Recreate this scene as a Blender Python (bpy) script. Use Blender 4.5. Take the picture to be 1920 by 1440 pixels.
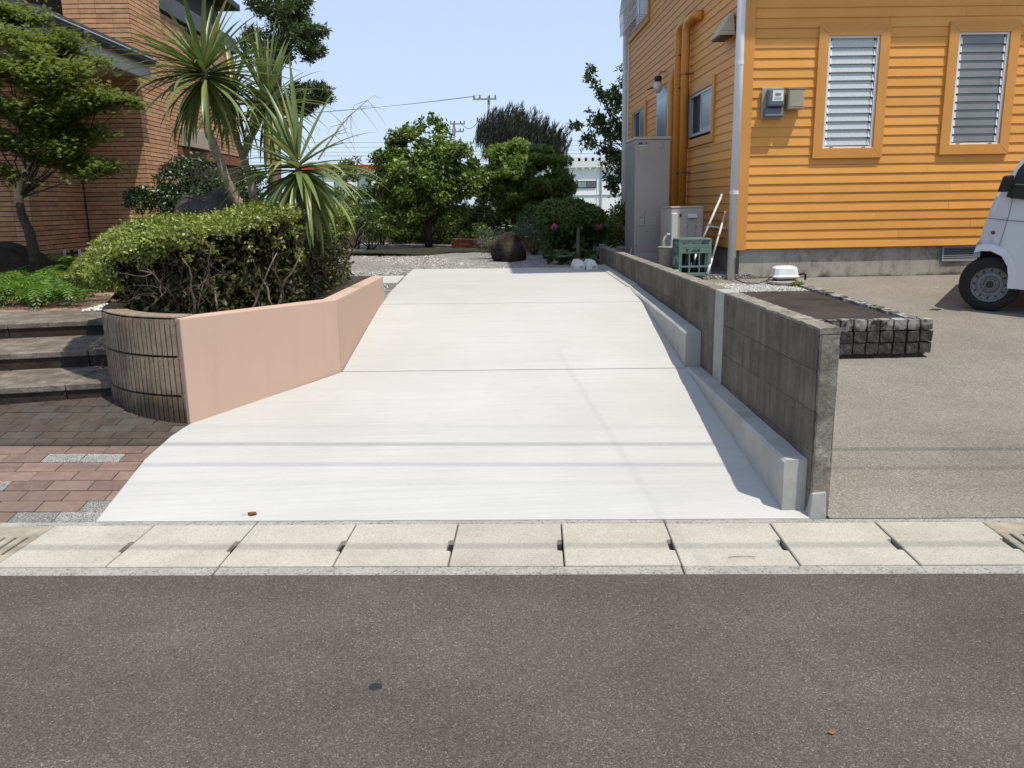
import bpy, bmesh, math, random
import numpy as np
from mathutils import Vector, Matrix

for o in list(bpy.data.objects): bpy.data.objects.remove(o)
scene = bpy.context.scene
col = scene.collection
R = math.radians

# ------------------------------------------------------------------ camera
FPX, HZ, VPX, ROLL, CAMH = 1540.0, 383.0, 920.0, 0.017, 1.55
pitch = math.atan((720-HZ)/FPX); yaw = math.atan((960-VPX)/FPX*math.cos(pitch))
fwd = np.array([math.sin(yaw)*math.cos(pitch), math.cos(yaw)*math.cos(pitch), -math.sin(pitch)])
r0 = np.array([math.cos(yaw), -math.sin(yaw), 0.0]); u0 = np.cross(r0, fwd)
cr = math.cos(ROLL)*r0 - math.sin(ROLL)*u0
cu = math.sin(ROLL)*r0 + math.cos(ROLL)*u0
CAM = np.array([0, 0, CAMH])
cam_d = bpy.data.cameras.new('camera'); cam = bpy.data.objects.new('camera', cam_d); col.objects.link(cam)
cam_d.sensor_width = 36; cam_d.sensor_fit = 'HORIZONTAL'; cam_d.lens = 36*FPX/1920
cam_d.clip_start = 0.05; cam_d.clip_end = 3000
mw = Matrix.Identity(4)
for i in range(3):
    mw[i][0] = cr[i]; mw[i][1] = cu[i]; mw[i][2] = -fwd[i]; mw[i][3] = CAM[i]
cam.matrix_world = mw
scene.camera = cam

# ------------------------------------------------------------------ light
SUNV = Vector((0.289, -0.253, 0.923)).normalized()
elev = math.asin(SUNV.z); az = math.atan2(SUNV.x, SUNV.y)
w = bpy.data.worlds.new('World'); scene.world = w; w.use_nodes = True
nt = w.node_tree; nt.nodes.clear()
sky = nt.nodes.new('ShaderNodeTexSky'); sky.sky_type = 'NISHITA'; sky.sun_disc = False
sky.sun_elevation = elev; sky.sun_rotation = az
sky.altitude = 10; sky.air_density = 1.0; sky.dust_density = 1.0; sky.ozone_density = 3.5
bgn = nt.nodes.new('ShaderNodeBackground'); bgn.inputs['Strength'].default_value = 0.15
wo = nt.nodes.new('ShaderNodeOutputWorld')
# thin even haze over the clear sky: the whole dome drawn towards one pale blue
hz_ = nt.nodes.new('ShaderNodeMix'); hz_.data_type = 'RGBA'; hz_.inputs[0].default_value = .80
hz_.inputs[7].default_value = (2.35, 2.82, 3.75, 1)
nt.links.new(sky.outputs[0], hz_.inputs[6]); nt.links.new(hz_.outputs[2], bgn.inputs[0]); nt.links.new(bgn.outputs[0], wo.inputs[0])
sd = bpy.data.lights.new('sun', 'SUN'); sd.energy = 3.0; sd.angle = R(0.53); sd.color = (1.0, 0.94, 0.835)
so = bpy.data.objects.new('sun', sd); col.objects.link(so)
so.rotation_euler = SUNV.to_track_quat('Z', 'Y').to_euler(); so.location = (4, -4, 14)
scene.view_settings.view_transform = 'Standard'
try: scene.view_settings.look = 'None'
except Exception: pass
scene.view_settings.gamma = 1.0; scene.view_settings.use_curve_mapping = False
scene.view_settings.exposure = 0.74
scene.render.engine = 'CYCLES'
scene.render.resolution_x = 1024; scene.render.resolution_y = 768

# ------------------------------------------------------------------ pixels to places
PR = [(-60, -0.005), (3.80, 0.004), (3.88, .02), (5.98, .334), (7.75, .625), (8.5, .68), (10.66, .71), (60, .78), (2000, .78)]
def zp(Y): return float(np.interp(Y, [a for a, b in PR], [b for a, b in PR]))
def ray(px, py): return fwd + cr*(px-960)/FPX - cu*(py-720)/FPX
def pX(px, py, X): d = ray(px, py); return Vector(CAM+d*((X-CAM[0])/d[0]))
def pY(px, py, Y): d = ray(px, py); return Vector(CAM+d*((Y-CAM[1])/d[1]))
def pZ(px, py, Z): d = ray(px, py); return Vector(CAM+d*((Z-CAM[2])/d[2]))
LS = 0.11
def zlot(Y): return 0.008+LS*(Y-3.82)
def plot(px, py):
    n = np.array((0, -LS, 1.0)); d = ray(px, py); d0 = 0.008-LS*3.82
    return Vector(CAM+d*((d0-n@CAM)/(n@d)))

# ------------------------------------------------------------------ materials
MATS = {}
def nd(nt, t, **kw):
    n = nt.nodes.new(t)
    for k, v in kw.items():
        if k in n.inputs: n.inputs[k].default_value = v
        else: setattr(n, k, v)
    return n
class NB:
    """small node builder"""
    def __init__(s, name):
        s.m = bpy.data.materials.new(name); s.m.use_nodes = True; s.t = s.m.node_tree
        s.t.nodes.clear(); s.out = s.t.nodes.new('ShaderNodeOutputMaterial')
        s.b = s.t.nodes.new('ShaderNodeBsdfPrincipled'); s.t.links.new(s.b.outputs[0], s.out.inputs[0])
        s.tc = s.t.nodes.new('ShaderNodeTexCoord'); s.co = s.tc.outputs['Object']
        s.geo = s.t.nodes.new('ShaderNodeNewGeometry')
        MATS[name] = s.m
    def L(s, a, b): s.t.links.new(a, b)
    def map(s, scale=(1, 1, 1), rot=(0, 0, 0), world=True):
        n = s.t.nodes.new('ShaderNodeMapping'); n.inputs['Scale'].default_value = scale; n.inputs['Rotation'].default_value = rot
        s.L(s.geo.outputs['Position'] if world else s.co, n.inputs[0]); return n.outputs[0]
    def noise(s, scale, detail=6, rough=.6, vec=None, dist=0):
        n = s.t.nodes.new('ShaderNodeTexNoise'); n.inputs['Scale'].default_value = scale; n.inputs['Detail'].default_value = detail
        n.inputs['Roughness'].default_value = rough; n.inputs['Distortion'].default_value = dist
        s.L(vec if vec is not None else s.geo.outputs['Position'], n.inputs['Vector']); return n.outputs['Fac']
    def voro(s, scale, vec=None, feature='F1', out='Distance'):
        n = s.t.nodes.new('ShaderNodeTexVoronoi'); n.inputs['Scale'].default_value = scale; n.feature = feature
        s.L(vec if vec is not None else s.geo.outputs['Position'], n.inputs['Vector']); return n.outputs[out]
    def ramp(s, fac, stops):
        n = s.t.nodes.new('ShaderNodeValToRGB'); e = n.color_ramp.elements
        while len(e) > 1: e.remove(e[-1])
        for i, (p, c) in enumerate(stops):
            el = e[0] if i == 0 else e.new(p)
            el.position = p; c = (c, c, c) if isinstance(c, (int, float)) else c; el.color = (*c, 1)
        s.L(fac, n.inputs[0]); return n.outputs[0]
    def mix(s, fac, a, b, mode='MIX'):
        n = s.t.nodes.new('ShaderNodeMix'); n.data_type = 'RGBA'; n.blend_type = mode
        for i, v in ((0, fac), (6, a), (7, b)):
            if hasattr(v, 'is_linked') or isinstance(v, bpy.types.NodeSocket): s.L(v, n.inputs[i])
            else: n.inputs[i].default_value = (*v, 1) if isinstance(v, tuple) else v
        return n.outputs[2]
    def math(s, op, a, b=None):
        n = s.t.nodes.new('ShaderNodeMath'); n.operation = op
        for i, v in ((0, a), (1, b)):
            if v is None: continue
            if isinstance(v, bpy.types.NodeSocket): s.L(v, n.inputs[i])
            else: n.inputs[i].default_value = v
        return n.outputs[0]
    def xyz(s, i, src=None):
        n = s.t.nodes.new('ShaderNodeSeparateXYZ'); s.L(src if src is not None else s.geo.outputs['Position'], n.inputs[0]); return n.outputs[i]
    def rand(s):
        n = s.t.nodes.new('ShaderNodeObjectInfo'); return n.outputs['Random']
    def island(s): return s.geo.outputs['Random Per Island']
    def bump(s, h, strength=.3, dist=.01):
        n = s.t.nodes.new('ShaderNodeBump'); n.inputs['Strength'].default_value = strength; n.inputs['Distance'].default_value = dist
        s.L(h, n.inputs['Height']); s.L(n.outputs[0], s.b.inputs['Normal']); return n
    def fin(s, c, rough=.8, spec=.3, metal=0):
        if isinstance(c, bpy.types.NodeSocket): s.L(c, s.b.inputs['Base Color'])
        else: s.b.inputs['Base Color'].default_value = (*c, 1)
        if isinstance(rough, bpy.types.NodeSocket): s.L(rough, s.b.inputs['Roughness'])
        else: s.b.inputs['Roughness'].default_value = rough
        s.b.inputs['Specular IOR Level'].default_value = spec; s.b.inputs['Metallic'].default_value = metal
        return s.m
def sc(c, k): return tuple(x*k for x in c)
def simple(name, c, rough=.6, var=.15, scale=8, bump=.1, bscale=60, spec=.3, metal=0, rnd=0.0, dirt=0.0):
    n = NB(name)
    f = n.noise(scale, 6)
    cc = n.ramp(f, [(.3, sc(c, 1-var)), (.7, sc(c, 1+var))])
    if rnd: cc = n.mix(1.0, cc, n.ramp(n.rand(), [(0, 1-rnd), (1, 1+rnd)]), 'MULTIPLY')
    if dirt: cc = n.mix(n.ramp(n.noise(3, 8, .7), [(.5, 0), (.75, dirt)]), cc, (.05, .045, .035))
    if bump: n.bump(n.noise(bscale, 4), bump, .004)
    return n.fin(cc, rough, spec, metal)

# --- asphalt
n = NB('asphalt')
f = n.noise(1.3, 8, .65)
base = n.ramp(f, [(.3, (.085, .075, .061)), (.55, (.105, .093, .076)), (.75, (.125, .112, .092))])
vc = n.voro(230, out='Color'); vd = n.voro(230)
g = n.xyz(0, vc)
spk = n.ramp(g, [(.0, .6), (.5, .93), (.8, 1.12), (.94, 1.3), (1.0, 2.3)])
c = n.mix(1.0, base, spk, 'MULTIPLY')
g2 = n.xyz(1, n.voro(75, out='Color')); d2 = n.voro(75)
c = n.mix(n.math('MULTIPLY', n.ramp(g2, [(.93, 0), (.95, 1)]), n.ramp(d2, [(.18, .55), (.3, 0)])), c, (.25, .235, .2))
c = n.mix(n.ramp(n.noise(.55, 5, .6), [(.58, 0), (.72, .3)]), c, (.115, .10, .07))
c = n.mix(1.0, c, n.ramp(n.noise(.9, 6, .6, n.map((.35, 1.5, 1), (0, 0, .06))), [(.3, .84), (.7, 1.14)]), 'MULTIPLY')
n.bump(n.math('ADD', n.ramp(vd, [(0, 1), (.6, 0)]), n.noise(40, 5)), .7, .006)
n.fin(c, .85, .25)
# --- new driveway concrete with broom streaks
n = NB('drive_concrete')
st = n.noise(1.0, 8, .75, n.map((.8, 85, 10)))
f = n.noise(.9, 7, .65)
c = n.ramp(f, [(.25, (.385, .378, .35)), (.5, (.424, .417, .39)), (.75, (.46, .453, .427))])
c = n.mix(1.0, c, n.ramp(st, [(.3, .88), (.5, 1.0), (.7, 1.06)]), 'MULTIPLY')
st2 = n.noise(.7, 5, .6, n.map((.5, 4.5, 3)))
c = n.mix(n.ramp(st2, [(.52, 0), (.74, .42)]), c, (.375, .378, .365))
sp = n.ramp(n.voro(26), [(.0, 1), (.045, 1), (.06, 0)])
c = n.mix(n.math('MULTIPLY', sp, n.ramp(n.noise(1.5), [(.5, 0), (.6, .55)])), c, (.28, .26, .22))
c = n.mix(n.ramp(n.noise(.55, 7, .65), [(.5, 0), (.75, .30)]), c, (.37, .355, .315))
n.bump(n.math('ADD', st, n.noise(150, 3)), .35, .004)
n.fin(c, .9, .2)
# --- fresh cast concrete (kerb steps)
n = NB('cast_concrete')
f = n.noise(3.5, 8, .65)
c = n.ramp(f, [(.25, (.27, .265, .245)), (.5, (.35, .345, .32)), (.75, (.42, .412, .385))])
vs = n.noise(1, 6, .7, n.map((9, 9, .8)))
c = n.mix(n.ramp(vs, [(.5, 0), (.8, .4)]), c, (.27, .265, .25))
h = n.ramp(n.voro(34), [(.0, 1), (.05, 1), (.075, 0)])
hm = n.math('MULTIPLY', h, n.ramp(n.noise(6), [(.5, 0), (.56, 1)]))
c = n.mix(n.math('MULTIPLY', hm, .6), c, (.13, .13, .12))
n.bump(n.math('ADD', n.noise(60, 5), n.math('MULTIPLY', hm, -3.0)), .3, .004)
n.fin(c, .88, .25)
# --- gutter cover concrete
n = NB('cover_concrete')
f = n.noise(2.6, 8, .65)
c = n.ramp(f, [(.25, (.315, .293, .238)), (.5, (.382, .36, .298)), (.75, (.43, .408, .343))])
c = n.mix(1.0, c, n.ramp(n.rand(), [(0, .88), (1, 1.08)]), 'MULTIPLY')
sc2 = n.noise(1, 4, .6, n.map((9, 30, 9), (0, 0, .4)))
c = n.mix(n.ramp(sc2, [(.66, 0), (.72, .5)]), c, (.27, .25, .2))
g = n.xyz(0, n.voro(190, out='Color'))
c = n.mix(1.0, c, n.ramp(g, [(0, .78), (.3, 1), (1, 1.12)]), 'MULTIPLY')
n.bump(n.math('ADD', n.noise(90, 5), n.math('MULTIPLY', sc2, .6)), .35, .004)
n.fin(c, .9, .2)
n = NB('kerb_concrete')
f = n.noise(5, 8, .7)
c = n.ramp(f, [(.25, (.215, .203, .18)), (.5, (.285, .272, .245)), (.75, (.35, .337, .308))])
g = n.xyz(0, n.voro(120, out='Color'))
c = n.mix(1.0, c, n.ramp(g, [(0, .5), (.25, .95), (1, 1.15)]), 'MULTIPLY')
n.bump(n.noise(80, 5), .4, .005); n.fin(c, .9, .2)
n = NB('old_grating_concrete')
f = n.noise(7, 8, .7)
c = n.ramp(f, [(.25, (.17, .15, .11)), (.5, (.28, .25, .19)), (.75, (.40, .36, .28))])
n.bump(n.noise(90, 5), .6, .006); n.fin(c, .92, .2)
simple('hole_dark', (.015, .014, .012), .95, .3, bump=0)
# --- lot: washed concrete, tan with aggregate
n = NB('lot_concrete')
f = n.noise(.8, 8, .65)
c = n.ramp(f, [(.25, (.143, .128, .106)), (.5, (.19, .172, .145)), (.75, (.24, .22, .188))])
g = n.xyz(0, n.voro(170, out='Color'))
c = n.mix(1.0, c, n.ramp(g, [(0, .6), (.3, .92), (.85, 1.1), (.96, 1.35), (1, 1.7)]), 'MULTIPLY')
c = n.mix(n.ramp(n.noise(.5, 6, .6, n.map((.6, 2.2, 1))), [(.52, 0), (.75, .35)]), c, (.265, .238, .195))
n.bump(n.noise(95, 4), .5, .005); n.fin(c, .9, .2)
# --- weathered concrete blocks
n = NB('old_block')
f = n.noise(4, 9, .7)
c = n.ramp(f, [(.25, (.075, .064, .047)), (.5, (.138, .122, .095)), (.8, (.21, .19, .155))])
vs = n.noise(1, 7, .7, n.map((13, 13, .5)))
c = n.mix(n.ramp(vs, [(.42, 0), (.75, .75)]), c, (.055, .046, .034))
vs2 = n.noise(1, 5, .6, n.map((28, 28, 1.6)))
c = n.mix(n.ramp(vs2, [(.66, 0), (.74, .4)]), c, (.36, .35, .32))
c = n.mix(1.0, c, n.ramp(n.rand(), [(0, .88), (1, 1.14)]), 'MULTIPLY')
n.bump(n.math('ADD', n.noise(70, 5), n.noise(14, 4)), .5, .008); n.fin(c, .95, .15)
n = NB('old_mortar')
f = n.noise(9, 9, .75)
c = n.ramp(f, [(.28, (.09, .078, .06)), (.5, (.20, .182, .148)), (.75, (.36, .335, .28))])
vs = n.noise(1, 7, .7, n.map((16, 16, 1.2)))
c = n.mix(n.ramp(vs, [(.5, 0), (.72, .7)]), c, (.085, .075, .058))
n.bump(n.math('ADD', n.noise(60, 6), n.noise(18, 5)), .6, .008); n.fin(c, .95, .15)
simple('fresh_mortar', (.31, .308, .29), .85, .12, 12, .25, 90)
# --- pink render paint
n = NB('pink_paint')
c = n.ramp(n.noise(1.6, 6, .6), [(.3, (.475, .328, .248)), (.7, (.505, .354, .27))])
c = n.mix(n.ramp(n.noise(1, 6, .65, n.map((9, 9, .7))), [(.55, 0), (.8, .22)]), c, (.36, .245, .185))
n.bump(n.math('ADD', n.noise(160, 4), n.noise(9, 5)), .16, .004); n.fin(c, .78, .25)
# --- split ribbed block
n = NB('ribbed_block')
f = n.noise(30, 8, .75)
c = n.ramp(f, [(.25, (.165, .125, .086)), (.5, (.285, .222, .156)), (.8, (.41, .335, .245))])
vs = n.noise(3, 6, .7, n.map((2, 2, 1)))
c = n.mix(n.ramp(vs, [(.45, 0), (.7, .55)]), c, (.10, .082, .06))
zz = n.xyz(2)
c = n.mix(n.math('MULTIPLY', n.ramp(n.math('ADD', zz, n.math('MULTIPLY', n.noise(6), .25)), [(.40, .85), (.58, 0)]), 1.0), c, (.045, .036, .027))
n.bump(n.noise(110, 5), .9, .01); n.fin(c, .95, .15)
simple('ribbed_joint', (.035, .027, .022), .95, .2)
# --- weathered step stone
n = NB('step_stone')
f = n.noise(7, 9, .75)
c = n.ramp(f, [(.3, (.07, .056, .044)), (.5, (.14, .118, .095)), (.75, (.29, .255, .215))])
n.bump(n.noise(60, 6), .7, .01); n.fin(c, .92, .2)
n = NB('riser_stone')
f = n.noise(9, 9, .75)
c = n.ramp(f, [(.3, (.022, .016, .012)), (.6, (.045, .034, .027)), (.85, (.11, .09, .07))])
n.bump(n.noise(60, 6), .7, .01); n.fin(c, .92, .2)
# --- pavers
def paver(name, c0, speck=False, darkened=0.0):
    n = NB(name)
    f = n.noise(16, 8, .7)
    c = n.ramp(f, [(.25, sc(c0, .75)), (.5, c0), (.8, sc(c0, 1.25))])
    if speck:
        g = n.xyz(0, n.voro(260, out='Color'))
        c = n.mix(1.0, c, n.ramp(g, [(0, .25), (.35, .8), (.7, 1.25), (1, 1.9)]), 'MULTIPLY')
    c = n.mix(1.0, c, n.ramp(n.rand(), [(0, .78), (1, 1.2)]), 'MULTIPLY')
    c = n.mix(n.ramp(n.noise(2.3, 8, .65), [(.5, 0), (.7, .35)]), c, (.16, .13, .11))
    if darkened:
        c = n.mix(darkened, c, n.ramp(n.noise(5, 8, .7), [(.3, (.034, .028, .023)), (.6, (.07, .06, .05)), (.8, (.14, .125, .105))]))  # mix towards a darker brown, for the upper rows
    n.bump(n.noise(120, 5), .4, .004); return n.fin(c, .9, .2)
paver('paver_red', (.185, .125, .10)); paver('paver_grey', (.205, .2, .185), True)
paver('paver_red_dark', (.30, .15, .10), False, .96); paver('paver_grey_dark', (.32, .31, .28), True, .95)
simple('paver_bed', (.11, .095, .08), .95, .3, 20, .5, 90)
# --- orange siding
n = NB('orange_siding')
c = n.ramp(n.noise(2.2, 6, .6), [(.3, (.66, .292, .056)), (.7, (.72, .33, .072))])
c = n.mix(1.0, c, n.ramp(n.rand(), [(0, .90), (1, 1.07)]), 'MULTIPLY')
vs = n.noise(1, 5, .6, n.map((7, 7, .5)))
c = n.mix(n.ramp(vs, [(.6, 0), (.85, .25)]), c, (.40, .15, .03))
n.bump(n.noise(30, 4), .08, .004); n.fin(c, .55, .35)
n = NB('orange_trim')
c = n.ramp(n.noise(2.2, 6, .6), [(.3, (.565, .25, .05)), (.7, (.64, .29, .065))])
n.bump(n.noise(40, 4), .06, .003); n.fin(c, .5, .4)
simple('orange_pipe', (.62, .27, .045), .38, .06, 6, .03, 30, .5)
simple('sheathing', (.20, .08, .02), .9, .2)
# --- stained foundation
n = NB('foundation')
f = n.noise(1.7, 9, .72, n.map((1.1, 1.1, .9)))
c = n.ramp(f, [(.3, (.075, .068, .055)), (.40, (.18, .165, .135)), (.5, (.34, .32, .27)), (.8, (.45, .43, .375))])
vs = n.noise(1, 7, .7, n.map((3.2, 3.2, .5)))
c = n.mix(n.ramp(vs, [(.5, 0), (.68, .7)]), c, (.065, .057, .045))
c = n.mix(n.ramp(n.math('ADD', n.xyz(2), n.math('MULTIPLY', n.noise(4, 8, .7), .18)), [(.735, .9), (.775, 0)]), c, (.05, .04, .03))
n.bump(n.noise(60, 5), .35, .006); n.fin(c, .92, .2)
# --- facing tile
n = NB('facing_tile')
r = n.rand()
c = n.ramp(n.island(), [(0, (.33, .175, .095)), (.25, (.48, .255, .13)), (.6, (.565, .31, .16)), (.88, (.61, .36, .20)), (.95, (.30, .215, .15)), (1, (.26, .185, .13))])
c = n.mix(.5, c, n.ramp(r, [(0, (.39, .20, .105)), (.5, (.555, .305, .157)), (.9, (.61, .36, .20)), (1, (.27, .19, .13))]))
c = n.mix(1.0, c, n.ramp(n.noise(12, 7, .7), [(.3, .75), (.7, 1.15)]), 'MULTIPLY')
n.bump(n.noise(60, 5), .25, .004); n.fin(c, .75, .3)
simple('tile_joint', (.045, .032, .024), .95, .2)
# --- generic
simple('white_plastic', (.68, .68, .66), .4, .04, 4, .02, 40, .5, dirt=.15)
simple('white_frame', (.70, .695, .68), .35, .05, 5, .02, 40, .5)
simple('alu', (.42, .45, .48), .38, .06, 6, .03, 60, .5, .3)
simple('tank_grey', (.32, .285, .245), .5, .05, 3, .03, 40, .4)
simple('tank_side', (.20, .205, .195), .5, .05, 3, .03, 40, .4)
simple('unit_grey', (.37, .335, .29), .5, .05, 3, .03, 40, .4)
simple('cover_light', (.50, .49, .46), .5, .05, 3, .03, 40, .4)
simple('crate_green', (.125, .19, .148), .5, .12, 9, .05, 60, .4, dirt=.25)
simple('crate_dark', (.018, .03, .026), .6, .2)
simple('black_plastic', (.018, .018, .018), .45, .15, 8, .05, 60, .4)
simple('rubber', (.016, .015, .014), .75, .25, 20, .15, 120, .3, dirt=.1)
simple('steel_wheel', (.17, .175, .18), .45, .15, 14, .06, 60, .5, .4)
simple('meter_grey', (.115, .125, .135), .45, .06, 6, .02, 60, .5)
simple('meter_plate', (.34, .33, .26), .55, .06, 6, .03, 60)
simple('box_tan', (.34, .315, .225), .5, .08, 6, .03, 60)
simple('paper_white', (.70, .71, .70), .5, .03)
simple('lcd', (.20, .21, .19), .3, .03)
simple('vent_cream', (.52, .47, .35), .5, .1, 6, .04, 50)
simple('rust', (.20, .07, .025), .8, .35, 20, .2, 90)
simple('dark_fascia', (.055, .052, .055), .5, .15, 6, .05, 40)
simple('soffit', (.42, .40, .37), .7, .06)
simple('beige_panel', (.36, .30, .23), .7, .06)
simple('dark_wood', (.045, .04, .036), .75, .3, 10, .1)
simple('roof_dark', (.07, .068, .066), .7, .15, 8, .1)
simple('bark_grey', (.20, .165, .125), .9, .35, 18, .7, 60)
simple('bark_dark', (.055, .042, .032), .95, .35, 18, .7, 60)
simple('bark_pale', (.33, .26, .18), .9, .3, 22, .5, 70)
simple('cordyline_trunk', (.215, .17, .12), .92, .35, 20, .8, 45)
simple('twig', (.10, .07, .052), .9, .4, 25, .3, 90)
simple('soil', (.045, .034, .025), .95, .4, 14, .8, 50)
simple('bed_asphalt', (.036, .030, .027), .85, .5, 2.2, .5, 140)
simple('red_brick', (.20, .06, .035), .9, .25, 9, .4, 80, rnd=.25)
simple('white_wall', (.88, .87, .845), .6, .03, 2)
simple('white_trim', (.74, .75, .75), .5, .05)
simple('red_roof', (.55, .055, .03), .5, .1)
simple('cable_black', (.02, .02, .02), .6, .1, bump=0)
simple('pole_concrete', (.26, .25, .23), .85, .1)
simple('dead_leaf', (.20, .075, .03), .7, .3, 60)
simple('white_stone', (.62, .60, .56), .85, .15, 30, .5, 90)
simple('shaded_moss', (.024, .024, .013), .95, .4, 25, .9, 70)  # moss tone darkened to hold the tree shadow on the gravel
simple('moss', (.20, .22, .05), .95, .35, 40, .8, 90)
# --- granite setts
n = NB('sett_stone')
f = n.noise(22, 9, .75)
c = n.ramp(f, [(.32, (.022, .019, .016)), (.55, (.058, .053, .046)), (.8, (.18, .17, .15))])
up = n.xyz(2, n.geo.outputs['Normal'])
zz = n.xyz(2)
lich = n.math('MULTIPLY', n.ramp(n.noise(9, 6, .7), [(.42, 0), (.56, 1)]), n.ramp(n.math('ADD', zz, n.math('MULTIPLY', n.noise(15), .1)), [(.56, 0), (.62, 1)]))
c = n.mix(n.math('MULTIPLY', lich, .7), c, (.40, .38, .35))
n.bump(n.noise(60, 6), .5, .007); n.fin(c, .92, .2)
n = NB('rock_dark')
c = n.ramp(n.noise(9, 9, .75), [(.3, (.030, .026, .024)), (.55, (.075, .068, .062)), (.8, (.20, .185, .17))])
n.bump(n.math('ADD', n.noise(30, 8, .75), n.noise(7, 6)), 1.0, .03); n.fin(c, .95, .2)
n = NB('rock_brown')
c = n.ramp(n.noise(7, 9, .75), [(.3, (.018, .014, .011)), (.55, (.048, .036, .028)), (.8, (.14, .108, .085))])
n.bump(n.math('ADD', n.noise(30, 8, .75), n.noise(7, 6)), 1.0, .03); n.fin(c, .95, .2)
# --- gravel
n = NB('gravel')
vc = n.voro(42, out='Color'); vd = n.voro(42)
c = n.ramp(n.xyz(0, vc), [(0, (.20, .187, .165)), (.35, (.36, .345, .315)), (.7, (.46, .445, .41)), (1, (.62, .60, .565))])
c = n.mix(1.0, c, n.ramp(vd, [(.1, 1.0), (.6, .55)]), 'MULTIPLY')
c = n.mix(n.ramp(n.noise(1.2, 7, .7), [(.5, 0), (.72, .5)]), c, (.15, .13, .10))
n.bump(n.ramp(vd, [(0, 1), (.7, 0)]), 1.0, .02); n.fin(c, .9, .2)
n = NB('pebble')
c = n.ramp(n.island(), [(0, (.16, .15, .135)), (.4, (.36, .345, .315)), (.8, (.50, .48, .445)), (1, (.64, .62, .59))])
n.fin(c, .85, .25)
n = NB('field_ground')
c = n.ramp(n.noise(.6, 8, .7), [(.3, (.05, .065, .022)), (.7, (.10, .12, .045))])
n.bump(n.noise(12, 6), .6, .03); n.fin(c, .95, .1)
# --- glass
n = NB('window_glass'); n.fin((.035, .045, .05), .06, .6)
n = NB('frosted_glass')
c = n.ramp(n.noise(3, 4), [(.3, (.20, .245, .25)), (.7, (.30, .345, .35))]); n.fin(c, .22, .6)
n = NB('louver_glass'); c = n.ramp(n.noise(40, 4), [(.3, (.44, .465, .45)), (.7, (.52, .545, .53))]); n.fin(c, .16, .6)
n = NB('louver_glass_dark'); c = n.ramp(n.noise(3, 5), [(.3, (.16, .165, .16)), (.7, (.21, .215, .21))]); n.fin(c, .2, .6)
n = NB('car_paint'); n.fin((.60, .60, .615), .28, .5); n.b.inputs['Coat Weight'].default_value = .6
n = NB('lamp_globe'); n.fin((.62, .60, .56), .3, .5)
n = NB('lens_orange'); n.fin((.16, .035, .02), .25, .5)
# --- foliage
def leafmat(name, c_dark, c_mid, c_lite, rough=.45, trans=.28, spec=.4, nscale=1.8):
    n = NB(name)
    c = n.ramp(n.island(), [(0, c_dark), (.55, c_mid), (1, c_lite)])
    c = n.mix(1.0, c, n.ramp(n.noise(nscale, 4), [(.3, .72), (.7, 1.25)]), 'MULTIPLY')
    n.fin(c, rough, spec)
    tr = n.t.nodes.new('ShaderNodeBsdfTranslucent')
    n.L(n.mix(1.0, c, (1.25, 1.25, .6), 'MULTIPLY'), tr.inputs[0])
    mx = n.t.nodes.new('ShaderNodeMixShader'); mx.inputs[0].default_value = trans
    n.L(n.b.outputs[0], mx.inputs[1]); n.L(tr.outputs[0], mx.inputs[2]); n.L(mx.outputs[0], n.out.inputs[0])
    return n.m
leafmat('leaf_hedge', (.115, .15, .024), (.225, .265, .05), (.38, .405, .12), .4)
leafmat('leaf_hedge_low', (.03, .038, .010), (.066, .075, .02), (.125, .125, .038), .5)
leafmat('leaf_maple', (.07, .115, .022), (.135, .19, .036), (.25, .245, .07), .55, .5)
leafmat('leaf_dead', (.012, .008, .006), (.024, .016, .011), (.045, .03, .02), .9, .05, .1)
leafmat('leaf_round', (.045, .08, .014), (.12, .185, .03), (.25, .32, .08), .38)
leafmat('leaf_garden_maple', (.06, .105, .018), (.125, .195, .034), (.21, .28, .06), .5, .42)
leafmat('leaf_pine', (.022, .028, .018), (.038, .046, .03), (.06, .068, .045), .6, .15)
leafmat('leaf_glossy', (.018, .036, .010), (.04, .07, .018), (.08, .115, .04), .38, .12, .45)
leafmat('leaf_cloud', (.035, .058, .02), (.07, .105, .036), (.13, .17, .065), .4, .2)
leafmat('leaf_topiary', (.045, .075, .018), (.09, .135, .03), (.16, .205, .055), .45, .3)
leafmat('leaf_cherry', (.045, .075, .02), (.10, .15, .04), (.19, .235, .085), .45, .35)
leafmat('leaf_fern', (.06, .13, .018), (.11, .21, .03), (.19, .30, .06), .5, .35)
leafmat('leaf_hydrangea', (.04, .075, .02), (.075, .125, .035), (.13, .185, .06), .5, .35)
leafmat('leaf_shrub', (.045, .08, .016), (.09, .14, .028), (.15, .21, .055), .45, .35)
leafmat('leaf_grey', (.07, .09, .06), (.12, .145, .10), (.19, .21, .15), .6, .2)
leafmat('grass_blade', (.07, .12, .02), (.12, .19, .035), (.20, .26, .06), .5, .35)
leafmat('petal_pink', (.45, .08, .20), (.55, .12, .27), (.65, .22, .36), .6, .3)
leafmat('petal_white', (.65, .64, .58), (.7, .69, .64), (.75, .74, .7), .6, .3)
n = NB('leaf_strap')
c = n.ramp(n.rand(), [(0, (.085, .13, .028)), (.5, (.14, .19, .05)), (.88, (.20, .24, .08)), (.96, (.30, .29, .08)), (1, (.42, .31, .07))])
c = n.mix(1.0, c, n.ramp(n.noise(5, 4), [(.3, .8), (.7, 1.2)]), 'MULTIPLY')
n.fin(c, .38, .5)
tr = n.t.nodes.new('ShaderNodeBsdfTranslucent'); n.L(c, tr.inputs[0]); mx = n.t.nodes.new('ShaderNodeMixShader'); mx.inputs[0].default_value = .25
n.L(n.b.outputs[0], mx.inputs[1]); n.L(tr.outputs[0], mx.inputs[2]); n.L(mx.outputs[0], n.out.inputs[0])

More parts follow.
